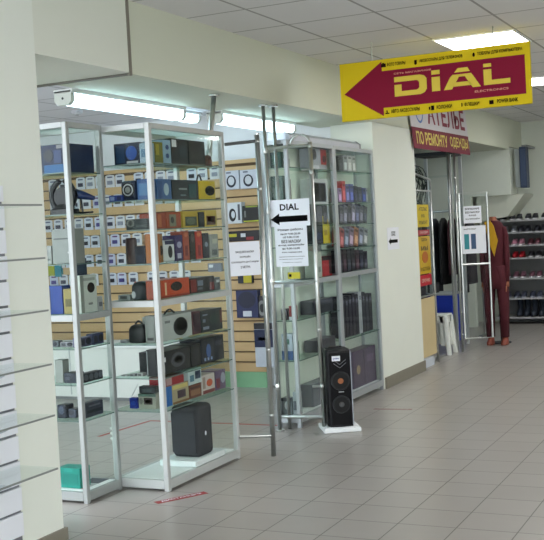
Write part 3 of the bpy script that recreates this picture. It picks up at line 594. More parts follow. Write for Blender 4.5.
wallbox(227.5, 241, 202, 224, .08, (226, 230, 236), 'white carton with a black round headset picture on the slatwall', arts=[('d', .14, .1, .62, .72, (22, 24, 30)), ('d', .3, .25, .55, .6, (216, 220, 228)), ('r', .75, .15, .9, .9, (90, 94, 104))])
wallbox(243, 259, 205, 222.5, .08, (24, 26, 26), 'black carton with a yellow green edge on the slatwall', arts=[('r', .05, .02, .95, .1, (190, 196, 60)), ('r', .1, .3, .2, .7, (120, 124, 120)), ('r', .2, .9, .9, .98, (150, 160, 60))])
wallbox(227, 258, 230, 242, .06, (34, 28, 34), 'dark strip of packs with a yellow label below the headset cartons', arts=[('r', .02, .45, .32, .75, (200, 190, 50)), ('r', .45, .4, .6, .75, (220, 224, 230)), ('r', .62, .1, .85, .4, (150, 44, 50))])
wallbox(237, 257, 290, 318, .07, (40, 48, 90), 'blue headset pack hanging under the notice sheets', 'headset pack', 'headset_pack', arts=[('d', .1, .35, .9, .95, (26, 32, 60)), ('r', .3, .05, .7, .25, (220, 226, 236)), ('r', .2, .5, .7, .62, (120, 140, 200))])
wallbox(257.5, 266, 296, 318, .05, (60, 56, 60), 'grey round headphones pack beside the blue headset pack', 'headset pack', 'headset_pack', arts=[('d', .1, .1, .95, .8, (150, 150, 150)), ('d', .3, .25, .8, .65, (40, 40, 46))])
wallbox(256, 272, 323, 367, .05, (206, 214, 224), 'long white and navy packet hanging lowest on the slatwall', 'packet', 'hanging_packet', arts=[('r', .0, .45, 1, .85, (34, 44, 78)), ('r', .0, .86, 1, 1, (34, 34, 40)), ('r', .2, .6, .7, .68, (180, 190, 216))])
wallbox(238, 252, 274, 283.5, .04, (40, 46, 60), 'small dark pack with a yellow tag below the notice sheet', 'packet', 'hanging_packet', arts=[('r', .4, .05, .95, .85, (206, 190, 40))])
wallbox(208, 221, 263, 272, .04, (130, 136, 150), 'grey rectangular pack seen between shelves above the middle rail', 'packet', 'hanging_packet', arts=[('r', .1, .5, .4, .85, (226, 230, 236))])
wallbox(48.5, 54, 264, 276, .04, (176, 186, 60), 'yellow green packet low on the slatwall beside the near pillar', 'packet', 'hanging_packet')
wallbox(55, 60.5, 265, 277, .04, (40, 140, 160), 'turquoise packet low on the slatwall beside the yellow green one', 'packet', 'hanging_packet')
for k, (u, lab) in enumerate(((118.5, 'printed pack nearest the orange carton, lowest row of the slatwall'), (126, 'printed violet pack in the middle of the lowest row'), (134, 'printed pack above the black speaker, lowest row'), (149, 'printed pack behind the white corner post'))):
    pass
# white low counter
t = thing('low_counter', (-5.5, 8.1, 0), 'low white counter standing in front of the tan slatwall', 'counter')
MB().box((-6.9, 7.98, .03), (-4.85, 8.35, .49)).build('counter_body', mat((222, 226, 222), .5, var=.02), t)
MB().box((-6.93, 7.95, .49), (-4.82, 8.37, .515), bev=.004).build('counter_top', WHITE, t)
MB().box((-6.9, 8.0, 0), (-4.85, 8.3, .03)).build('plinth', GREY, t)
for x in (-6.5, -6.0, -5.5, -5.05):
    MB().box((x, 7.976, .05), (x + .012, 7.98, .48)).build('door_gap', LGREY, t)
# ------------------------------------------------------------------ chrome pole frames at the entrance
def flange(mb, p, up=True):
    mb.tube([Vector(p), Vector(p) + Vector((0, 0, .012 if up else -.012))], .035, 14); return mb
def clamp(parent, p, r=.026):
    r *= .8
    MB().loft([((p[0], p[1], p[2] - r), r * .9, r * .9), ((p[0], p[1], p[2]), r * 1.1, r * 1.1), ((p[0], p[1], p[2] + r), r * .9, r * .9)], 10).build('clamp', CHROME, parent)
def pole(x, y, z0, z1, label, r=.0135):
    t = thing('chrome_pole', (x, y, z0), label, 'pole', 'chrome poles at the shop entrance')
    MB().tube([(x, y, z0 + .001), (x, y, z1)], r, 14).build('tube', CHROME, t, smooth=True)
    return t
PZ = 2.393
pa = pole(-3.339 - .30, 6.04, 0, PZ, 'full height chrome pole behind the far corner of the first cabinet') if False else None
t = thing('chrome_pole', (-3.339, 6.171, 2.0), 'short chrome hanger pole dropping from the beam to the first cabinet', 'pole', 'chrome poles at the shop entrance')
MB().tube([(-3.339, 6.05, 1.95), (-3.339, 6.10, 2.15), (-3.339, 6.171, PZ)], .017, 12).build('tube', CHROME, t, smooth=True); flange(MB(), (-3.339, 6.171, PZ), False).build('flange', CHROME, t); clamp(t, (-3.339, 6.06, 2.0))
p2 = pole(-3.356, 6.939, 0, PZ, 'full height chrome pole nearest the shop entrance'); flange(MB(), (-3.356, 6.939, PZ), False).build('flange', CHROME, p2); flange(MB(), (-3.356, 6.939, .002)).build('foot', CHROME, p2)
p3 = pole(-3.327, 7.045, 0, PZ, 'full height chrome pole against the corner of the silver cabinet') if False else pole(-3.325, 7.045, 0, PZ, 'full height chrome pole standing close to the corner of the silver cabinet', .013)
flange(MB(), (-3.325, 7.045, PZ), False).build('flange', CHROME, p3)
for z_ in (.33, 1.1, 1.62, 2.06): clamp(p2, (-3.356, 6.939, z_))
# frame one: short pole + arms to the first cabinet, notice sheet
t = thing('pole_frame', (-3.037, 6.16, 0), 'chrome pole with two short arms joined to the first cabinet, holding a notice', 'pole frame')
MB().tube([(-3.037, 6.165, .001), (-3.037, 6.165, 2.10)], .0165, 14).build('pole', CHROME, t, smooth=True)
MB().tube([(-3.20, 6.022, 2.045), (-3.037, 6.165, 2.062)], .011, 10).build('arm', mat((120, 124, 126), .3, .9), t)
MB().tube([(-3.21, 6.02, .150), (-3.12, 6.11, .140), (-3.037, 6.165, .135)], .012, 10).build('arm', CHROME, t)
for z_ in (.27, .70, 1.05, 1.42, 1.75, 2.06): clamp(t, (-3.037, 6.165, z_), .021)
MB().tube([(-3.037, 6.165, 2.10), (-3.037, 6.165, 2.112)], .012, 10).build('pole_cap', CHROME, t)
# frame two: pole + arms to the full-height pole, two notices
t = thing('pole_frame', (-3.03, 7.005, 0), 'chrome pole beside the speaker with arms carrying the arrow sign', 'pole frame')
MB().tube([(-3.03, 7.005, .034), (-3.03, 7.005, 2.10)], .016, 14).build('pole', CHROME, t, smooth=True)
for z_ in (.105, 1.095, 2.075): MB().tube([(-3.356, 6.96, z_), (-3.03, 7.0, z_)], .012, 10).build('arm', CHROME, t)
arch = [(-3.105 + .075 * math.cos(a), 7.0, 2.09 + .065 * math.sin(a)) for a in [i * math.pi / 10 for i in range(11)]]
MB().tube(arch, .010, 8).build('arched_top', CHROME, t, smooth=True)
for z_ in (.33, .74, 1.10, 1.36, 1.88, 2.07): clamp(t, (-3.03, 7.005, z_), .021)
for z_ in (.33, 1.9): MB().tube([(-3.03, 7.0, z_), (-3.10, 6.99, z_)], .009, 8).build('glass_holder', CHROME, t)
MB().box((-3.33, 6.985, .14), (-3.06, 6.990, 1.88)).build('glass_pane', GLS, t)
# notices
def sheet(name, o, R_, w, h, label, lines, cat='notice'):
    """lines: (text, a0, b0, a1, b1) fractions"""
    N_ = Vector(R_).cross(Z_)
    t = thing(name, Vector(o) + Vector(R_) * (w / 2), label, cat)
    MB().prism([(0, 0), (w, 0), (w, h), (0, h)], Vector(o), R_, Z_, .0012).build('paper', PAPER, t)
    for tx, a0, b0, a1, b1 in lines:
        mb = MB()
        if tx == '<-':
            W_, H_ = (a1 - a0) * w, (b1 - b0) * h
            mb.prism([(a0 * w + x * W_, b0 * h + y * H_) for x, y in ((0, .5), (.24, 0), (.24, .25), (1, .25), (1, .75), (.24, .75), (.24, 1))], Vector(o) + N_ * .0012, R_, Z_, .0006).build('printed_arrow', INK, t)
        else: merge(mb, text_mb(tx, Vector(o) + N_ * .0006 + Vector(R_) * (a0 * w) + Z_ * (b0 * h), R_, Z_, (a1 - a0) * w, (b1 - b0) * h)).build('lettering', INK, t)
    return t
ys = 6.955
a = on_y(269.5, 227.5, ys); b = on_y(309, 198, ys)
sheet('notice_sheet', (a.x, ys, a.z), X_, b.x - a.x, b.z - a.z, 'white notice reading DIAL over a black arrow, on the chrome frame', [('DIAL', .28, .60, .74, .84), ('<-', .04, .06, .94, .50)])
a = on_y(276.5, 267, ys + .004); b = on_y(306.5, 225, ys + .004)
sheet('notice_sheet', (a.x, ys + .004, a.z), X_, b.x - a.x, b.z - a.z, 'white opening hours notice hanging right below the arrow notice',
      [('Режим работы', .10, .87, .88, .94), ('пн-пт 9.00-20.00', .18, .78, .80, .83), ('сб 9.00-17.00', .25, .70, .75, .75), ('БЕЗ МАСКИ', .2, .58, .80, .66), ('вход запрещён', .1, .50, .90, .555), ('вс 9.00-16.00', .22, .42, .76, .47), ('без перерыва', .2, .33, .82, .37), ('администрация магазина', .1, .23, .9, .25), ('телефон для справок', .1, .17, .85, .19), ('спасибо за покупку', .2, .09, .8, .11)])
# notice on frame one, parallel to its arms
o1 = Vector((-3.232, 5.985, 0)); d1 = (Vector((-3.037, 6.14, 0)) - o1).normalized()
zt, zb = 1.415, 1.195
sheet('notice_sheet', Vector((-3.226, 5.983, zb)) + d1 * .035, d1, .200, zt - zb, 'white mask and distance notice between the first cabinet and chrome pole',
      [('ВХОД БЕЗ МАСКИ', .2, .66, .80, .73), ('ЗАПРЕЩЁН', .32, .52, .68, .59), ('СОБЛЮДАЙТЕ ДИСТАНЦИЮ', .04, .37, .95, .44), ('2 МЕТРА', .34, .22, .66, .29)])
# small clipped tag above and yellow price tag near the notices
a = on_y(288, 279, 6.97); b = on_y(300, 272, 6.97)
t = thing('price_tag', (a.x, 6.97, a.z), 'small yellow price tag hanging below the opening hours notice', 'price tag')
MB().prism([(0, 0), (b.x - a.x, 0), (b.x - a.x, b.z - a.z), (0, b.z - a.z)], a, X_, Z_, .002).build('tag_card', col((210, 200, 50)), t)
MB().prism([(.01, .015), (.03, .015), (.03, .035), (.01, .035)], a - Y_ * .001, X_, Z_, .001).build('printed_mark', INK, t)
# ------------------------------------------------------------------ party speaker on its foam base
TH = math.radians(32)
sx, sy = -2.945, 7.09
t = thing('foam_base', (sx, sy, 0), 'white foam base under the black party speaker', 'foam base', rz=TH)
ORG[t] = Vector()
MB().box((-.135, -.14, .001), (.135, .14, .034), bev=.008).build('slab', mat((236, 240, 242), .8, var=.02, scale=60, bump=.3), t)
MB().box((-.115, -.12, .034), (.115, .12, .040)).build('recess', mat((226, 230, 232), .8), t)
t = thing('party_speaker', (sx, sy, .041), 'tall black party speaker with two woofers and a white price tag', 'speaker', rz=TH)
ORG[t] = Vector()
pr = [(-.082, .11), (-.093, -.06), (-.082, -.115), (0, -.128), (.082, -.115), (.093, -.06), (.082, .11)]
bm_ = MB(); ht = .555
for sc, z_ in ((1, 0), (1, ht - .03), (.96, ht - .008), (.9, ht)):
    for x, y in pr: bm_.v.append(Vector((x * sc, y * sc, z_)))
n_ = len(pr)
for i in range(3):
    for k in range(n_): bm_.f.append([i * n_ + k, i * n_ + (k + 1) % n_, (i + 1) * n_ + (k + 1) % n_, (i + 1) * n_ + k]); bm_.mi.append(0)
bm_.f.append(list(range(n_))); bm_.f.append([3 * n_ + k for k in range(n_)]); bm_.mi += [0, 0]
bm_.build('housing', mat((9, 10, 16), .4, var=.1, spec=.3), t)
MB().box((-.076, -.134, .015), (.076, -.116, ht - .02), bev=.008).build('front_grille', mat((7, 7, 11), .6, var=.3, scale=400, spec=.2), t)
MB().box((.080, -.124, .01), (.087, -.104, ht - .01), bev=.002).build('side_trim', mat((170, 176, 186), .3, .7), t)
for zc, rr in ((.335, .070), (.165, .066)):
    wf = MB().tube([(0, -.134, zc), (0, -.146, zc)], [rr, rr * .96], 28).build('woofer', mat((34, 36, 38), .5, spec=.3), t)
    MB().tube([(0, -.1465, zc), (0, -.148, zc)], [rr * .82, rr * .8], 28).build('cone', mat((16, 17, 18), .6, spec=.3), wf)
    MB().tube([(0, -.148, zc), (0, -.153, zc)], [rr * .3, rr * .2], 18).build('dust_cap', mat((150, 90, 50) if zc > .3 else (70, 72, 74), .4), wf)
ll = MB()
for s_ in (-1, 1):
    for i in (0, 2): ll.tube([(0, -.139, .428 + i * .012), (s_ * .045, -.139, .462 + i * .012)], .0013, 5)
ll.build('light_chevron', mat((150, 154, 160), .3, .5), t)
MB().box((-.055, -.1385, .478), (.005, -.137, .515)).build('price_tag', PAPER, t)
text_mb('5990', (-.048, -.139, .490), X_, Z_, .045, .011).build('price_lettering', mat((60, 80, 150), .6), t)
MB().box((-.016, -.1385, .252), (.022, -.137, .258)).build('badge', LGREY, t)
MB().box((-.05, .03, ht), (.05, .06, ht + .012), bev=.004).build('handle', BLACK, t)
# ------------------------------------------------------------------ goods in the two silver cabinets
XG = -3.30
GA = 'goods in the silver cabinets'
ga = [
 (F, XG, 311, 332.5, 149, 1.94, .10, (178, 182, 194), 'silver grey carton with a dark disc and red side on silver cabinet top shelf', 'box', 'carton', [('d', .05, .45, .35, .95, (40, 42, 50)), ('r', .62, .25, .98, .98, (176, 44, 52)), ('d', .72, .35, .95, .7, (60, 30, 36)), ('r', 0, 0, .5, .2, (220, 222, 230))]),
 (F, XG, 312, 331, 179, 1.664, .10, (206, 212, 214), 'pale framed photo carton on the second shelf of the silver cabinet', 'box', 'carton', [('r', .08, .1, .85, .85, (74, 76, 104)), ('r', .45, .15, .8, .8, (130, 130, 160)), ('r', .08, .1, .4, .85, (40, 42, 52))]),
 (F, XG, 315, 323, 221, 1.348, .08, (40, 44, 56), 'dark boxed phone case beside the yellow packs', 'box', 'carton', [('r', .2, .2, .8, .5, (70, 80, 110))]),
 (F, XG, 323.3, 328, 216, 1.348, .08, (226, 206, 30), 'bright yellow pack standing first in the silver cabinet', 'box', 'carton', [('r', .2, .3, .8, .5, (180, 150, 20))]),
 (F, XG, 328.3, 332.5, 219, 1.348, .08, (216, 190, 34), 'bright yellow pack standing second in the silver cabinet', 'box', 'carton', [('r', .2, .1, .8, .3, (200, 160, 30))]),
 (F, XG, 314, 322, 251, 1.086, .08, (200, 208, 196), 'pale green white pack under the yellow packs', 'box', 'carton', [('r', .2, .2, .8, .4, (150, 160, 150))]),
 (F, XG, 322.5, 333.5, 256, 1.086, .09, (190, 36, 44), 'red carton standing on the middle rail of the silver cabinet', 'box', 'carton', [('r', .0, .8, 1, 1, (40, 30, 34)), ('r', .7, .1, .98, .9, (60, 40, 44))]),
 (F, XG, 313, 333, 299, .80, .11, (52, 54, 66), 'dark flat screen carton standing in the lower silver cabinet above the speaker', 'box', 'carton', [('r', .05, .75, .95, .95, (86, 88, 104)), ('r', .1, .1, .9, .6, (40, 42, 52))]),
 (F, XG, 317, 336, 338, .50, .11, (66, 68, 80), 'grey violet carton behind the top of the black speaker', 'box', 'carton', [('r', .05, .5, .95, .9, (48, 50, 60))]),
 (F, XG, 313, 338, 380, .09, .11, (120, 124, 134), 'large grey carton on the floor of the silver cabinet behind the speaker', 'box', 'carton', []),
 # side facing the camera
 (L_, 7.13, 276, 291, 285, 1.086 - .255, .05, (214, 220, 206), 'x', 'x', 'x', []),
]
for f_, pl, u0, u1, vt, zs, dp, c_, lab, cat, nm, arts in ga:
    if lab == 'x': continue
    goods(f_, pl, u0, u1, vt, zs, dp, c_, lab, cat, nm, arts, group=GA)
yl = 7.12
for u0, u1, vt, zs, c_, lab, arts in (
    (270, 281, 152, 1.94, (60, 96, 84), 'dark green pack at the near side of the silver cabinet, topmost', [('r', .2, .2, .8, .8, (80, 120, 104))]),
    (283, 296, 158, 1.94, (150, 160, 150), 'pale green boxed pack beside the dark green one', [('r', .1, .3, .6, .8, (70, 84, 84))]),
    (271, 283, 176, 1.664, (96, 120, 110), 'green grey pack on the second shelf near side', [('r', .2, .2, .8, .6, (140, 160, 150))]),
    (300, 304.5, 178, 1.664, (190, 50, 50), 'small bright red pack on the second shelf near side', []),
    (288, 299.5, 179, 1.664, (120, 134, 130), 'grey pack beside the small bright red one', [('r', .2, .2, .8, .6, (70, 80, 84))]),
    (281, 287, 309, .80, (44, 50, 62), 'small dark pack on the upper lower-shelf near side', []),
    (289, 295.5, 306, .80, (150, 44, 40), 'small red pack with white base on the near side', [('r', 0, 0, 1, .25, WH)]),
    (281.5, 293, 334, .50, (196, 206, 216), 'white and blue card on the lower shelf near side', [('r', 0, 0, 1, .35, (70, 100, 150)), ('r', .4, .6, .7, .8, (60, 110, 90))]),
    (294, 300, 342, .50, (60, 120, 70), 'small green pack beside the white and blue card', [('r', .2, .6, .8, .9, (60, 50, 40))]),
    (277, 292, 398, .09, (120, 128, 130), 'grey parts carton on the silver cabinet floor near side', [('d', .3, .3, .8, .8, (210, 214, 214)), ('r', 0, .8, 1, 1, (60, 64, 70))]),
    (293, 300, 392, .09, (176, 184, 186), 'pale carton beside the grey parts carton', [('r', .1, .2, .9, .6, (100, 106, 112))]),
):
    goods(L_, yl, u0, u1, vt, zs, .07, c_, lab, arts=arts, group=GA)
# white backing cards seen through the side of the silver cabinet
for u0, u1, vt, zs, lab in ((279, 291, 286, .90, 'a'), (292, 300, 285, .90, 'b')):
    pass
# row of phone case packs, leaning
def slim(pl, u, w_px, vt, zs, c, label, tilt=0, grp=None, arts=()):
    return goods(F, pl, u, u + w_px, vt, zs, .06, c, label, 'packet', 'phone_case_pack', arts, group=grp)
cA = [((44, 46, 58), 'black'), ((60, 62, 92), 'slate blue'), ((190, 196, 210), 'white'), ((52, 44, 60), 'dark plum')]
for k, (u, c_, w_) in enumerate(((313.5, (48, 52, 60), 4.6), (318.6, (110, 112, 124), 4.6), (323.7, (40, 42, 52), 4.6), (328.6, (176, 184, 200), 4.2))):
    goods(F, XG, u, u + w_, (208, 205, 206, 206)[k], 1.495 if False else 1.348 + .135, .05, c_, 'x', 'packet', 'phone_case_pack') if False else None
names = ['black', 'grey', 'charcoal', 'pale blue']
# cabinet A gets one more shelf for the case packs
MB().box((-3.60, 7.10, 1.478), (-3.27, 7.96, 1.484)).build('shelf_pane', GLSE, c3) if False else None
for k, (u, c_, w_) in enumerate(((312.5, (48, 52, 60), 4.8), (317.6, (110, 112, 124), 4.8), (322.7, (40, 42, 52), 4.6), (327.6, (176, 184, 200), 4.4))):
    z_s = 1.50
    if k == 0:
        sp_ = MB().box((-3.43, 7.09, z_s - .006), (-3.255, 7.965, z_s)); sp_.v = [v - ORG[c3] for v in sp_.v]; ORG_c3 = ORG[c3]
        sp_.v = [v + ORG_c3 for v in sp_.v]; sp_.build('shelf_pane', GLSE, c3)
    goods(F, XG, u, u + w_, 205 + k % 2, z_s, .05, c_, names[k] + ' phone case pack in the silver cabinet above the yellow packs', 'packet', 'phone_case_pack', [('r', .15, .15, .85, .6, (90, 92, 110) if k != 3 else (220, 226, 236))], group=GA)
# cabinet B
rowsB = [
 (1.94, 'top shelf', [(338.5, 4.5, 156, (36, 38, 46), 'black'), (343.4, 4, 155, (150, 156, 160), 'grey'), (347.8, 4, 155, (210, 214, 214), 'white'), (352.2, 3.5, 156, (180, 186, 180), 'pale')]),
 (1.68, 'second shelf', [(338.3, 3.6, 188, (150, 120, 160), 'lilac'), (342.2, 3.4, 181, (196, 60, 66), 'red topped'), (345.8, 3.8, 184, (96, 98, 160), 'violet'), (349.8, 3.8, 184, (64, 76, 150), 'cobalt'), (353.8, 4.0, 186, (30, 34, 60), 'navy'), (358.0, 4.0, 187, (44, 46, 66), 'slate'), (362.2, 3.8, 188, (36, 56, 130), 'royal blue'), (366.2, 3.6, 188, (190, 196, 206), 'white')]),
 (1.495, 'third shelf', [(339, 3.8, 207, (70, 68, 84), 'grey'), (343, 3.8, 206, (110, 108, 128), 'silver'), (347, 3.8, 206, (60, 58, 74), 'dark grey'), (351, 3.8, 205, (134, 128, 150), 'pale mauve'), (355, 3.8, 206, (80, 84, 120), 'dusky blue'), (359, 3.8, 206, (96, 94, 110), 'mid grey'), (363, 3.6, 207, (44, 50, 66), 'charcoal')]),
 (1.296, 'fourth shelf', [(339, 4.4, 229, (170, 90, 90), 'red edged'), (343.8, 4.4, 229, (120, 130, 150), 'blue grey'), (348.6, 4.4, 228, (150, 130, 150), 'mauve'), (353.4, 4.4, 228, (176, 120, 90), 'orange edged'), (358.2, 4.4, 228, (130, 136, 156), 'ash'), (363, 4.2, 229, (160, 166, 170), 'light grey')]),
 (1.095, 'middle rail', [(339, 3.6, 250, (40, 36, 50), 'plum black'), (343, 3.8, 249, (56, 36, 46), 'dark wine'), (347.2, 3.8, 249, (30, 32, 44), 'ink blue'), (351.4, 3.8, 248, (34, 34, 40), 'coal black'), (355.6, 3.8, 250, (66, 40, 50), 'maroon'), (359.8, 3.8, 250, (38, 42, 60), 'midnight blue'), (364.0, 3.6, 251, (50, 48, 60), 'smoky grey')]),
]
for zs, rn, items in rowsB:
    for k, (u, w_, vt, c_, cn) in enumerate(items):
        nm = 'phone_case_pack' if rn in ('third shelf', 'fourth shelf') else 'carton'
        gq = goods(F, XG, u, u + w_, vt, zs, .07, c_, '%s slim pack on the %s of the cabinet beside the middle pillar' % (cn, rn), 'packet' if nm != 'carton' else 'box', nm,
              [('r', .2, .12, .8, .55, tuple(min(255, int(q * 1.5 + 20)) for q in c_)), ('r', .2, .75, .8, .88, tuple(int(q * .6) for q in c_))], group=GA)
        if nm != 'carton': gq.rotation_euler.x = -.22; gq.location.z += .010
# long boxes standing in the lower part
for k in range(9):
    u = 342.5 + k * 3.35; c_ = (196, 200, 208) if k == 5 else random.choice(((36, 36, 46), (44, 42, 56), (30, 30, 38), (52, 50, 62)))
    lab = 'tall white keyboard carton among the black ones' if k == 5 else 'tall black keyboard carton standing in the lower cabinet beside the middle pillar'
    goods(F, XG, u, u + 3.0, 296 + random.uniform(-2, 2) + k * -.6, .545, .11, c_, lab, arts=[('r', .2, .1, .8, .5, tuple(int(q * .8 + 20) for q in c_)), ('r', .3, .8, .7, .9, (120, 122, 140))], group='tall keyboard cartons' if k != 5 else None)
goods(F, XG, 353, 377, 348, .09, .11, (86, 72, 98), 'large dusky purple printer carton on the cabinet floor beside the middle pillar', arts=[('d', .15, .35, .3, .6, (190, 170, 130)), ('r', .45, .05, .5, .95, (60, 50, 72)), ('r', .6, .6, .9, .8, (120, 104, 130))], group=GA)
goods(F, XG, 343, 352, 384, .09, .11, (190, 194, 206), 'white carton with blue print beside the purple printer carton', arts=[('r', .2, .2, .8, .6, (110, 120, 170))], group=GA)
# ------------------------------------------------------------------ the hanging shop sign
YEs = mat((214, 188, 24), .6, var=.02, spec=.15); REDs = mat((130, 18, 48), .6, var=.02, spec=.15); LY = mat((220, 194, 64), .7, var=.02)
SX0, SX1, SZ0, SZ1, SY = -2.888, -1.4975, 2.249, 2.670, 7.3
SWd, SHt = SX1 - SX0, SZ1 - SZ0
t = thing('hanging_sign', (SX0, SY, SZ0), 'yellow hanging shop sign with a big dark red arrow', 'sign')
MB().box((SX0, SY, SZ0), (SX1, SY + .03, SZ1)).build('board', YEs, t)
so = Vector((SX0, SY - .001, SZ0))
def sfr(pts): return [(a * SWd, b * SHt) for a, b in pts]
MB().prism(sfr([(.02, .47), (.235, .03), (.235, .17), (.975, .165), (.975, .80), (.235, .80), (.235, .965)]), so, X_, Z_, .002).build('arrow', REDs, t)
lt = MB()
def letter(polys, a0, a1, b0, b1, d=.003):
    for poly in polys: lt.prism([((a0 + x * (a1 - a0)) * SWd, (b0 + y * (b1 - b0)) * SHt) for x, y in poly], so - Y_ * .002, X_, Z_, .002)
b0, b1 = .36, .67
def strip(pts_o, pts_i):  # quads between outer and inner outline
    return [[pts_o[i], pts_o[i + 1], pts_i[i + 1], pts_i[i]] for i in range(len(pts_o) - 1)]
letter(strip([(0, 1), (.8, 1), (.93, .93), (1, .78), (1, .25), (.93, .08), (.8, 0), (0, 0)], [(0, .74), (.68, .74), (.74, .70), (.77, .62), (.77, .36), (.74, .29), (.68, .25), (.22, .25)]), .30, .473, b0 - .02, b1 - .0)
letter([[(0, 0), (.22, .25), (.22, .60), (0, .60)]], .30, .473, b0 - .02, b1)
letter([[(0, .80), (1, .80), (1, 1), (0, 1)], [(0, 0), (1, 0), (1, .68), (0, .68)]], .50, .543, b0, b1 + .04)
letter([[(.30, .80), (.72, .80), (.66, 1.0), (.40, 1.0)][::1], [(.25, .70), (.75, .70), (.80, .58), (.18, .58)], [(0, 0), (.22, 0), (.42, .58), (.18, .58)], [(.58, .58), (.80, .58), (1, 0), (.78, 0)], [(.24, .12), (.76, .12), (.70, .32), (.32, .32)]], .562, .752, b0, b1 + .03)
letter([[(0, .84), (.3, .84), (.3, 1), (0, 1)], [(0, .0), (.3, 0), (.3, .73), (0, .73)], [(.3, 0), (1, 0), (1, .22), (.3, .22)]], .768, .90, b0 + .01, b1 + .05)
lt.build('shop_name_lettering', LY, t)
sm = MB()
for tx, a0, a1, c0, c1 in (('СЕТЬ МАГАЗИНОВ', .300, .50, .715, .745), ('ELECTRONICS', .72, .89, .265, .300)):
    text_mb(tx, so + X_ * (a0 * SWd) + Z_ * (c0 * SHt), X_, Z_, (a1 - a0) * SWd, (c1 - c0) * SHt, .003).build('small_lettering', mat((214, 140, 120), .5), t)
bt = MB()
for tx, a0, a1, c0 in (('ФОТО ТОВАРЫ', .265, .365, .865), ('АКСЕССУАРЫ ДЛЯ ТЕЛЕФОНОВ', .44, .665, .86), ('ТОВАРЫ ДЛЯ КОМПЬЮТЕРА', .74, .965, .86),
                       ('АВТО АКСЕССУАРЫ', .275, .43, .065), ('КОЛОНКИ', .52, .60, .055), ('ФЛЕШКИ', .665, .74, .055), ('POWER BANK', .83, .935, .055)):
    text_mb(tx, so + X_ * (a0 * SWd) + Z_ * (c0 * SHt), X_, Z_, (a1 - a0) * SWd, .065 * SHt, .003).build('strip_lettering', mat((34, 18, 14), .9, spec=.05), t)
ic = MB(); ICM = mat((34, 18, 14), .9, spec=.05)
def irect(a, b, w, h): MB().prism([(a * SWd, b * SHt), ((a + w) * SWd, b * SHt), ((a + w) * SWd, (b + h) * SHt), (a * SWd, (b + h) * SHt)], so - Y_ * .001, X_, Z_, .002).build('icon', ICM, t)
irect(.232, .862, .026, .06); irect(.238, .922, .012, .014)      # camera
irect(.412, .85, .014, .07); irect(.416, .84, .006, .012)         # phone
ic.disc(so - Y_ * .001 + X_ * (.722 * SWd) + Z_ * (.89 * SHt), X_, Z_, .009, .002, n=12, ry=.015)  # mouse
irect(.243, .06, .022, .02); irect(.250, .08, .006, .04)          # car holder
irect(.478, .06, .008, .05); irect(.490, .05, .016, .075)         # speakers
irect(.648, .06, .006, .06); irect(.790, .05, .022, .065)         # flash drive, power bank
ic.build('icon', mat((34, 18, 14), .9, spec=.05), t)
for x in (SX0 + .25, SX1 - .25): MB().tube([(x, SY + .015, SZ1 - .01), (x, SY + .015, 2.806)], .004, 6).build('hanger', CHROME, t)
# ------------------------------------------------------------------ tailoring shop banner
bo = [on_x(408, 112, XW + .03), on_x(414.3, 148.5, XW + .03), on_x(470, 155, XW + .03), on_x(464, 100, XW + .03)]
xb = XW + .03
b00 = Vector((xb, 10.02, 2.212)); b10 = Vector((xb, 12.10, 2.229)); shear = -.18
def bpt(a, b):   # a along the banner, b up: 0..1 over .62 m
    return Vector((xb + .0, 10.02 + a * 2.08 + b * shear, 2.212 + a * .017 + b * .58))
t = thing('fabric_banner', (xb, 11.0, 2.21), 'white and burgundy tailoring shop banner hung on the beam', 'banner')
def bquad(mb, a0, b0, a1, b1, dx=0, th=.006):
    q = [bpt(a0, b0), bpt(a1, b0), bpt(a1, b1), bpt(a0, b1)]; q = [v + X_ * dx for v in q]
    mb.add(q + [v - X_ * th for v in q], [(0, 1, 2, 3), (7, 6, 5, 4), (0, 4, 5, 1), (1, 5, 6, 2), (2, 6, 7, 3), (3, 7, 4, 0)])
mb = MB(); bquad(mb, 0, .36, 1, 1); mb.build('white_field', mat((206, 202, 206), .7, var=.03), t)
mb = MB(); bquad(mb, 0, 0, 1, .36, .0004); mb.build('burgundy_strip', mat((116, 26, 50), .7, var=.05), t)
for tx, a0, a1 in (('ПО РЕМОНТУ', .05, .57), ('ОДЕЖДЫ', .62, .97)):
    tm = text_mb(tx, (0, 0, 0), X_, Y_, 1, 1, 0); tm.v = [bpt(a0 + v.x * (a1 - a0), .08 + v.y * .22) + X_ * .003 for v in tm.v]; tm.build('strip_lettering', mat((216, 196, 96), .6), t)
tm = text_mb('АТЕЛЬЕ', (0, 0, 0), X_, Y_, 1, 1, 0); tm.v = [bpt(.27 + v.x * .68, .46 + v.y * .40) + X_ * .003 for v in tm.v]; tm.build('title_lettering', mat((128, 20, 50), .6), t)
rg = MB(); n = 24
for k in range(n):
    a, b = 2 * math.pi * k / n, 2 * math.pi * (k + 1) / n
    q = [bpt(.14 + math.cos(w) * r_ * .28, .66 + math.sin(w) * r_) + X_ * .003 for w, r_ in ((a, .22), (b, .22), (b, .18), (a, .18))]
    rg.add(q, [(0, 1, 2, 3)])
rg.build('round_emblem', mat((90, 120, 180), .6), t)
# arrow notice on the middle pillar
a = on_x(388, 250, XW + .003); b = on_x(398.5, 227, XW + .003)
sheet('notice_sheet', (XW + .003, a.y, a.z), Y_, b.y - a.y, b.z - a.z, 'small white arrow notice taped to the middle pillar', [('DIAL', .35, .62, .68, .72), ('БУТИК', .35, .74, .68, .82), ('<-', .08, .22, .86, .52)])
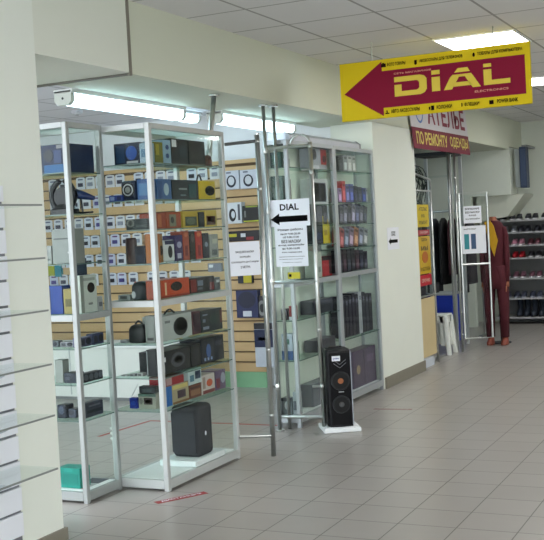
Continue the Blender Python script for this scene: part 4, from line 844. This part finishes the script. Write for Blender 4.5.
# ------------------------------------------------------------------ tailoring shop front
GR2 = 'chrome shop stands of the tailoring shop'
def rack_posts(t, pts, z1, r=.014, nm='post'):
    for x, y in pts: MB().tube([(x, y, .001), (x, y, z1)], r, 10).build(nm, CHROME, t, smooth=True)
t = thing('poster_stand', (-3.30, 10.45, 0), 'chrome stand with plywood lower panel and yellow posters', 'stand')
rack_posts(t, ((-3.30, 10.15), (-3.30, 10.74)), 1.92)
for z_ in (.72, 1.80): MB().tube([(-3.30, 10.15, z_), (-3.30, 10.74, z_)], .010, 8).build('rail', CHROME, t)
MB().tube([(-3.30, 10.15, 1.98), (-3.30, 10.74, 1.92)], .012, 8).build('rail', CHROME, t)
MB().box((-3.306, 10.17, .10), (-3.294, 10.70, .70)).build('plywood_panel', mat((204, 186, 142), .55, var=.08, scale=6), t)
MB().box((-3.303, 10.17, .73), (-3.299, 10.72, 1.79)).build('glass_pane', GLSD, t)
for y_ in (10.15, 10.74):
    for z_ in (.12, .42, .72, .98, 1.35, 1.8): clamp(t, (-3.30, y_, z_), .018)
MB().box((-3.36, 10.2, .002), (-3.27, 10.52, .09)).build('foot_block', mat((196, 204, 214), .5), t)
def poster(y0, y1, z0, z1, c, label, lines, ink=(40, 30, 30)):
    t = thing('poster', (-3.292, (y0 + y1) / 2, z0), label, 'poster', 'posters on the tailoring stand')
    MB().box((-3.294, y0, z0), (-3.291, y1, z1)).build('paper', col(c), t)
    for tx, a0, b0, a1, b1 in lines:
        text_mb(tx, (-3.2908, y0 + a0 * (y1 - y0), z0 + b0 * (z1 - z0)), Y_, Z_, (a1 - a0) * (y1 - y0), (b1 - b0) * (z1 - z0)).build('lettering', col(ink), t)
    return t
poster(10.23, 10.62, 1.43, 1.66, (222, 196, 30), 'upper yellow poster on the tailoring stand', [('АТЕЛЬЕ', .15, .72, .85, .88), ('НА', .35, .42, .65, .58), ('РЕМОНТ', .15, .12, .85, .28)])
poster(10.24, 10.62, 1.345, 1.40, (176, 30, 50), 'narrow red strip between the two yellow posters', [('СКИДКИ', .15, .25, .85, .75)], (230, 210, 200))
tq = poster(10.23, 10.62, .95, 1.335, (218, 180, 40), 'lower yellow orange poster on the tailoring stand', [('МЫ', .2, .62, .8, .74), ('РАБОТАЕМ', .1, .08, .9, .18), ('ЗДЕСЬ', .25, .86, .75, .95)])
MB().disc((-3.2885, 10.43, 1.12), Y_, Z_, .10, .003, ry=.06).build('printed_picture', col((196, 110, 40)), tq)
poster(10.23, 10.62, .83, .94, (206, 44, 56), 'small red poster under the yellow orange one', [('СРОЧНО', .15, .3, .85, .65)], (240, 220, 200))
# white plastic stool
sxx, syy = -3.45, 11.38
t = thing('plastic_stool', (sxx, syy, 0), 'white plastic stool standing beside the tailoring stand', 'stool')
STM = mat((228, 232, 226), .4, var=.02)
MB().box((sxx - .11, syy - .11, .425), (sxx + .11, syy + .11, .45), bev=.01).build('seat', STM, t)
for ax, ay in ((-1, -1), (1, -1), (-1, 1), (1, 1)):
    MB().loft([((sxx + ax * .125, syy + ay * .125, .001), .026, .026, .5), ((sxx + ax * .088, syy + ay * .088, .43), .030, .030, .5)], 12).build('leg', STM, t)
for ay in (-1, 1):
    ap = MB()
    for a0, a1 in ((-.095, -.03), (.03, .095)): ap.prism([(a0, .10), (a1, .10), (a1 * .85, .425), (a0 * .85, .425)], (sxx, syy + ay * .105, 0), X_, Z_, .006)
    ap.prism([(-.09, .36), (.09, .36), (.085, .425), (-.085, .425)], (sxx, syy + ay * .105, 0), X_, Z_, .006); ap.build('apron', STM, t)
for ax in (-1, 1):
    ap = MB()
    for a0, a1 in ((-.095, -.03), (.03, .095)): ap.prism([(a0, .10), (a1, .10), (a1 * .85, .425), (a0 * .85, .425)], (sxx + ax * .105, syy, 0), Y_, Z_, .006)
    ap.prism([(-.09, .36), (.09, .36), (.085, .425), (-.085, .425)], (sxx + ax * .105, syy, 0), Y_, Z_, .006); ap.build('apron', STM, t)
# blue counter inside
t = thing('blue_counter', (-3.85, 12.6, 0), 'counter with a bright blue front behind the white stool', 'counter')
MB().box((-4.6, 12.40, 0), (-3.60, 12.85, .58)).build('counter_body', mat((30, 62, 190), .5), t)
MB().box((-4.62, 12.38, .58), (-3.58, 12.87, .60)).build('counter_top', LGREY, t)
for x in (-4.2, -3.95): MB().box((x, 12.55, .60), (x + .12, 12.67, .68 + (x + 4.2) * .2), bev=.01).build('counter_tray', DGREY, t)
# tall silver display column inside
t = thing('display_column', (-3.40, 12.0, 0), 'tall slim silver display column inside the tailoring shop', 'display column')
for dx, dy in ((0, 0), (-.42, 0), (0, .45), (-.42, .45)): MB().box((-3.42 + dx, 11.85 + dy, 0), (-3.385 + dx, 11.885 + dy, 2.28)).build('post', ALU, t)
for z_ in (.3, .75, 1.2, 1.6, 2.0): MB().box((-3.82, 11.87, z_), (-3.40, 12.3, z_ + .008)).build('shelf_pane', GLSD, t)
MB().box((-3.83, 11.85, 2.24), (-3.385, 12.33, 2.28)).build('top_frame', DGREY, t)
# clothes rails with dark garments; the far one is added to fill the dark
gc = [((30, 32, 34), 'black'), ((62, 62, 66), 'charcoal'), ((44, 40, 48), 'plum black'), ((78, 44, 50), 'wine red'), ((40, 46, 52), 'slate'), ((84, 84, 82), 'mid grey'), ((34, 34, 38), 'jet black')]
for yr, xl, xr, where, hz in ((10.97, -3.98, -3.37, 'first', 1.60), (13.2, -4.45, -3.42, 'far', 1.60)):
    t = thing('clothes_rail', ((xl + xr) / 2, yr, 0), 'chrome clothes rail %s inside the tailoring shop' % ('behind the poster stand' if where == 'first' else 'added to fill the dark behind the silver column'), 'clothes rail')
    rack_posts(t, ((xl, yr), (xr, yr)), hz)
    MB().tube([(xl, yr, hz), (xr, yr, hz)], .012, 8).build('rail', CHROME, t)
    for x in (xl, xr): MB().box((x - .02, yr - .22, .0015), (x + .02, yr + .22, .03)).build('foot', CHROME, t)
    n_ = int((xr - xl - .1) / .115)
    for k in range(n_):
        c_, cn = gc[(k * 3 + (0 if where == 'first' else 2)) % 7]; x = xl + .09 + k * .115
        g = thing('hanging_garment', (x, yr, hz), '%s garment hanging on the %s' % (cn, 'rail behind the poster stand' if where == 'first' else 'added far rail filling the dark behind the silver column'), 'garment', '%s garments on the %s rail' % (cn, where))
        MB().loft([((x, yr, hz - 1.05 + (k % 3) * .12), .050, .20), ((x, yr, hz - .7), .048, .20), ((x, yr, hz - .25), .045, .19), ((x, yr, hz - .12), .03, .15), ((x, yr, hz - .08), .02, .04)], 16).build('cloth', mat(c_, .85, var=.2, scale=12, bump=.3), g, smooth=True)
        MB().tube([(x, yr, hz - .08), (x, yr, hz - .005), (x, yr - .016, hz + .016), (x, yr, hz + .022)], .004, 6).build('hanger_hook', CHROME, g)
def wreath():
    c_ = Vector((-3.70, 11.5, 1.86)); t = thing('wire_wreath', c_, 'dark wiry twig arrangement behind the poster stand', 'twig arrangement')
    mb = MB(); random.seed(3)
    for i in range(26):
        a0 = random.uniform(0, 6.28); r_ = random.uniform(.12, .25); cc = c_ + Vector((random.uniform(-.04, .04), random.uniform(-.08, .08), random.uniform(-.06, .06)))
        pts = [cc + Vector((0.02 * math.sin(3 * a), math.cos(a) * r_, math.sin(a) * r_ * random.uniform(.9, 1.1))) for a in [a0 + j * .32 for j in range(12)]]
        mb.tube(pts, .005, 5)
    mb.build('twigs', mat((40, 52, 46), .6), t)
    MB().tube([(c_.x, c_.y, .001), c_ - Z_ * .1], .008, 8).build('stem', BLACK, t)
    MB().tube([(c_.x, c_.y, .001), (c_.x, c_.y, .012)], .06, 16).build('foot', BLACK, t)
wreath()
# chrome gate with two notices
ga_ = Vector((-3.255, 11.55, 0)); gb = Vector((-2.945, 11.70, 0)); gd = (gb - ga_).normalized(); gl = (gb - ga_).length
gn = gd.cross(Z_)
t = thing('chrome_gate', ga_, 'chrome swing gate with glass panel in front of the shoe racks', 'gate')
MB().tube([ga_ + Z_ * .001, ga_ + Z_ * 2.25], .016, 12).build('hinge_post', CHROME, t, smooth=True)
MB().tube([ga_ + Vector((-.09, .05, .001)), ga_ + Vector((-.09, .05, 2.25))], .014, 12).build('hinge_post', CHROME, t, smooth=True)
g0 = ga_ + gd * .035
MB().tube([g0 + Z_ * .15, g0 + Z_ * 1.78, gb + Z_ * 1.78, gb + Z_ * .15, g0 + Z_ * .15], .012, 8).build('gate_frame', CHROME, t)
MB().tube([g0 + Z_ * .98, gb + Z_ * .98], .012, 8).build('handle_bar', CHROME, t)
MB().prism([(0, .17), (gl - .05, .17), (gl - .05, 1.76), (0, 1.76)], g0 + gd * .01, gd, Z_, .004).build('glass_pane', GLSD, t)
for z_ in (.2, .45, .98, 1.3, 1.7, 1.95): clamp(t, ga_ + Z_ * z_, .020)
for z_ in (.3, .93, 1.04, 1.62): clamp(t, gb + Z_ * z_, .016)
go = g0 + gd * .04 + gn * .006
sheet('notice_sheet', go + Z_ * 1.44 - gd * .0, gd, .20, .19, 'upper white text notice on the chrome gate', [('ВНИМАНИЕ', .1, .78, .9, .9), ('БЕЗ МАСКИ', .1, .58, .9, .70), ('ВХОД', .3, .4, .7, .5), ('ЗАПРЕЩЁН', .1, .2, .9, .3)])
tt = sheet('notice_sheet', go + Z_ * 1.10 - gd * .03, gd, .27, .31, 'pale green instruction notice lower on the chrome gate', [('МОЙТЕ РУКИ', .1, .86, .6, .92)])
for a_, c_ in ((.1, (50, 150, 160)), (.38, (60, 90, 130))):
    MB().prism([(a_ * .27, .05), ((a_ + .2) * .27, .05), ((a_ + .2) * .27, .22), (a_ * .27, .22)], go + Z_ * 1.10 - gd * .03 + gn * .001, gd, Z_, .0006).build('printed_picture', col(c_), tt)
# ------------------------------------------------------------------ dressed mannequin
mc = on_y(498.5, 345, 12.25); mx, my = mc.x, 12.25
t = thing('mannequin', (mx, my, 0), 'headless mannequin in a burgundy suit with a yellow top', 'mannequin')
SK = mat((150, 92, 66), .5); BUR = mat((76, 18, 30), .85, var=.15, scale=14, bump=.25)
bd = MB()
bd.loft([((mx, my, .80), .11, .08), ((mx, my, .95), .11, .08), ((mx, my, 1.08), .11, .08), ((mx, my, 1.25), .135, .095), ((mx, my, 1.36), .15, .085), ((mx, my, 1.42), .06, .05), ((mx, my, 1.50), .045, .045)], 18)
for s_ in (-1, 1): bd.tube([(mx + s_ * .075, my, .85), (mx + s_ * .085, my, .5), (mx + s_ * .10, my, .06)], [.07, .055, .035], 12)
bd.build('body', SK, t, smooth=True)
t.scale = (.88, 1, 1)
tr = MB()
for s_ in (-1, 1):
    tr.loft([((mx + s_ * .095, my, .09), .055, .065), ((mx + s_ * .098, my, .45), .068, .08), ((mx + s_ * .085, my, .75), .088, .10), ((mx + s_ * .06, my, .93), .09, .11)], 14)
tr.build('trousers', BUR, t, smooth=True)
MB().loft([((mx, my, .66), .155, .125), ((mx, my, .80), .148, .12), ((mx, my, 1.02), .125, .105), ((mx, my, 1.22), .140, .115), ((mx, my, 1.36), .148, .10), ((mx, my, 1.43), .11, .075), ((mx, my, 1.455), .065, .06)], 22).build('jacket', BUR, t, smooth=True)
sl = MB()
for s_ in (-1, 1): sl.tube([(mx + s_ * .125, my, 1.37), (mx + s_ * .152, my, 1.28), (mx + s_ * .163, my + .0, 1.02), (mx + s_ * .155, my - .02, .74)], [.045, .045, .040, .036], 12)
sl.build('sleeves', BUR, t, smooth=True)
hd = MB()
for s_ in (-1, 1):
    hd.tube([(mx + s_ * .155, my - .02, .745), (mx + s_ * .155, my - .025, .68)], [.028, .034], 8)
    for k in range(4): hd.tube([(mx + s_ * .155, my - .055 + k * .02, .69), (mx + s_ * .15, my - .058 + k * .02, .62 - .008 * (k in (1, 2)))], [.010, .007], 6)
    hd.tube([(mx + s_ * .14, my - .05, .70), (mx + s_ * .13, my - .07, .65)], [.010, .008], 6)
hd.build('hands', SK, t, smooth=True)
MB().prism([(-.085, 1.44), (-.01, 1.46), (.035, 1.40), (.085, 1.22), (.03, 1.04), (-.03, 1.20)], (mx, my - .124, 0), X_, Z_, .012).build('yellow_top', mat((206, 158, 26), .7, var=.1), t)
for s_ in (-1, 1):
    MB().loft([((mx + s_ * .095, my - .02, .001), .045, .10, .8), ((mx + s_ * .095, my - .02, .03), .045, .10, .8), ((mx + s_ * .095, my, .06), .042, .07), ((mx + s_ * .095, my + .015, .11), .036, .042)], 14).build('shoe', mat((142, 74, 58), .4), t, smooth=True)
MB().tube([(mx, my + .16, .001), (mx, my + .16, .012)], .13, 20).tube([(mx, my + .16, .012), (mx, my + .09, 1.0)], .010, 8).build('stand', DGREY, t)
# ------------------------------------------------------------------ shoe racks
YS = 14.55
SHZ = [1.44, 1.275, 1.095, .92, .64, .365, .10]
t = thing('shoe_rack', (-2.6, 14.75, 0), 'long grey shoe rack with white shelf edges along the far wall', 'shoe rack')
for x in (-3.62, -1.2, 1.2): MB().box((x, 14.93, 0), (x + .03, 14.97, 1.6)).build('upright', LGREY, t)
for z_ in SHZ:
    MB().box((-3.62, YS, z_ - .02), (1.23, 14.93, z_)).build('shelf', mat((176, 178, 180), .5), t)
MB().box((-3.62, 14.97, 0), (1.23, 14.99, 1.42)).build('back_panel', mat((120, 122, 122), .7), t)
def shoe(kind):
    mb = MB(); so_ = MB()
    so_.loft([((0, 0, .0), .036, .12, .8), ((0, 0, .018), .038, .122, .8)], 16)
    if kind == 'boot': mb.loft([((0, 0, .018), .037, .118, .8), ((0, .01, .06), .036, .10, .8), ((0, .045, .10), .034, .05), ((0, .05, .24), .042, .05)], 16)
    elif kind == 'high': mb.loft([((0, 0, .018), .037, .118, .8), ((0, .01, .055), .036, .10, .8), ((0, .04, .085), .033, .06), ((0, .05, .12), .034, .045)], 16)
    else: mb.loft([((0, 0, .018), .037, .118, .8), ((0, .01, .045), .035, .10, .8), ((0, .035, .07), .03, .065), ((0, .05, .082), .028, .05)], 16)
    return mb, so_
sp_rows = [
 (1.44, 'low', [((34, 36, 44), (210, 212, 216), 'black', 7)], 'top shelf', -3.62),
 (1.275, 'low', [((120, 126, 134), (230, 232, 236), 'grey white-soled', 3), ((40, 42, 50), (90, 92, 100), 'dark', 4)], 'second shelf', -3.6),
 (1.095, 'low', [((190, 130, 150), (226, 214, 222), 'pink', 4), ((90, 50, 60), (150, 120, 130), 'wine red', 3)], 'third shelf', -3.6),
 (.92, 'low', [((176, 30, 44), (150, 30, 40), 'bright red', 4), ((34, 34, 40), (200, 200, 204), 'black white-soled', 3)], 'fourth shelf', -3.6),
 (.64, 'low', [((110, 74, 88), (224, 224, 230), 'mauve white-soled', 7)], 'fifth shelf', -3.6),
 (.365, 'low', [((60, 66, 84), (150, 156, 170), 'slate blue', 7)], 'sixth shelf', -3.6),
]
protos = {}
def put_shoe(kind, c_, sc_, x, y, z_, lab, grp, rz=0):
    key = (kind, c_, sc_)
    if key not in protos:
        r = thing('shoe', (x, y, z_), lab, 'shoe', grp); ORG[r] = Vector()
        mb, so_ = shoe(kind); mb.build('upper', mat(c_, .5, var=.12), r, smooth=True); so_.build('sole', mat(sc_, .6), r)
        r.rotation_euler.z = rz; protos[key] = r; return r
    return dup(protos[key], (x, y, z_), lab, grp, rz=rz)
for zs, kind, segs, rn, x in sp_rows:
    for c_, sc_, cn, n_ in segs:
        for k in range(n_):
            put_shoe(kind, c_, sc_, x + .05, YS + .14, zs + .0015, '%s shoe on the %s of the far shoe rack' % (cn, rn), '%s shoes on the %s' % (cn, rn), 0)
            x += .095 if k % 2 == 0 else .125
x = -3.3
for k in range(6):
    put_shoe('boot', (46, 54, 66), (30, 32, 38), x, YS + .15, .1015, 'tall slate grey boot on the lowest shelf of the shoe rack', 'slate grey boots on the lowest shelf'); x += .10
for k in range(2): put_shoe('low', (150, 84, 44), (120, 70, 40), -3.28 + k * .1, YS + .14, .3665 if False else .6415 - .0, 'x', 'x') if False else None
# stacked shoe boxes
bxp = None
for i in range(3):
    for j in range(2):
        x0 = -2.63 + j * .36; z0 = .1015 + i * .079
        lab = ['white shoe box %s the low stack at the end of the boots', 'white shoe box %s the second low stack past the boots'][j] % ['at the bottom of', 'in the middle of', 'on top of'][i]
        if bxp is None:
            bxp = thing('shoe_box', (x0, YS + .15, z0), lab, 'shoe box', 'white shoe boxes on the lowest shelf')
            MB().box((x0, YS + .02, z0), (x0 + .33, YS + .30, z0 + .055)).build('box_body', col((176, 182, 200)), bxp)
            MB().box((x0 - .004, YS + .016, z0 + .055), (x0 + .334, YS + .304, z0 + .077)).build('lid', col((206, 208, 216)), bxp)
            MB().box((x0 + .22, YS + .0185, z0 + .01), (x0 + .30, YS + .020, z0 + .045)).build('end_label', col((70, 100, 160)), bxp)
        else: dup(bxp, (x0, YS + .15, z0), lab)
# blue box fixed to the far wall
t = thing('wall_speaker', (-3.10, 14.3, 1.87), 'dark blue wall box with a grey side, high beside the far soffit', 'wall box')
MB().box((-3.20, 14.30, 1.88), (-3.13, 14.46, 2.40), bev=.008).build('grey_side', mat((150, 158, 156), .5), t)
MB().box((-3.13, 14.28, 1.87), (-3.04, 14.46, 2.42), bev=.008).build('blue_front', mat((42, 58, 84), .5), t)
MB().box((-3.12, 14.276, 1.90), (-3.05, 14.28, 2.39)).build('grille', mat((60, 76, 104), .6, var=.3, scale=200), t)
MB().box((-3.12, 14.4, 2.42), (-3.06, 14.99, 2.45)).build('wall_bracket', GREY, t)
# ------------------------------------------------------------------ floor stickers and tape
REDT = mat((156, 44, 48), .5, var=.1)
a = on_z(156, 503, .0); b = on_z(206, 492.5, .0)
dirv = (b - a); dirv.z = 0; ln = dirv.length; dirv.normalize(); pv = Vector((-dirv.y, dirv.x, 0))
t = thing('floor_sticker', a, 'red floor sticker with white lettering before the first cabinet', 'floor sticker')
MB().prism([(0, -.028), (ln, -.028), (ln, .028), (0, .028)], a + Z_ * .0012, dirv, pv, .001).build('sticker', REDT, t)
text_mb('ДИСТАНЦИЯ', a + Z_ * .0016 + dirv * (ln * .1) - pv * .016, dirv, pv, ln * .8, .032).build('lettering', PAPER, t)
a = on_z(374, 409, .0); b = on_z(412, 409.5, .0); dirv = (b - a); dirv.z = 0; ln = dirv.length; dirv.normalize(); pv = Vector((-dirv.y, dirv.x, 0))
t = thing('floor_sticker', a, 'worn faded red floor sticker before the middle pillar', 'floor sticker')
MB().prism([(0, -.026), (ln, -.026), (ln, .026), (0, .026)], a + Z_ * .0012, dirv, pv, .001).build('sticker', mat((158, 128, 124), .5, var=.2, scale=30), t)
text_mb('ДИСТАНЦИЯ', a + Z_ * .0016 + dirv * (ln * .1) - pv * .014, dirv, pv, ln * .8, .028).build('lettering', mat((176, 170, 166), .6), t)
a = on_z(97, 437, 0); b = on_z(150, 420, 0); c_ = on_z(262, 423.5, 0); m1 = Vector((-4.62, 7.25, 0))
tp_ = MB()
def seg(mb, p, q, w=.03):
    d = (q - p); d.z = 0; l_ = d.length; d.normalize(); s_ = Vector((-d.y, d.x, 0)); mb.prism([(0, -w / 2), (l_, -w / 2), (l_, w / 2), (0, w / 2)], p + Z_ * .001, d, s_, .0008)
seg(tp_, Vector((-4.66, 6.5, 0)), Vector((-4.61, 7.155, 0))); seg(tp_, Vector((-4.625, 7.15, 0)), Vector((-3.47, 7.15, 0)))
solo('floor_tape', tp_, mat((170, 70, 60), .5, var=.1), 'red guide tape stuck on the shop floor behind the cabinets', 'floor tape')
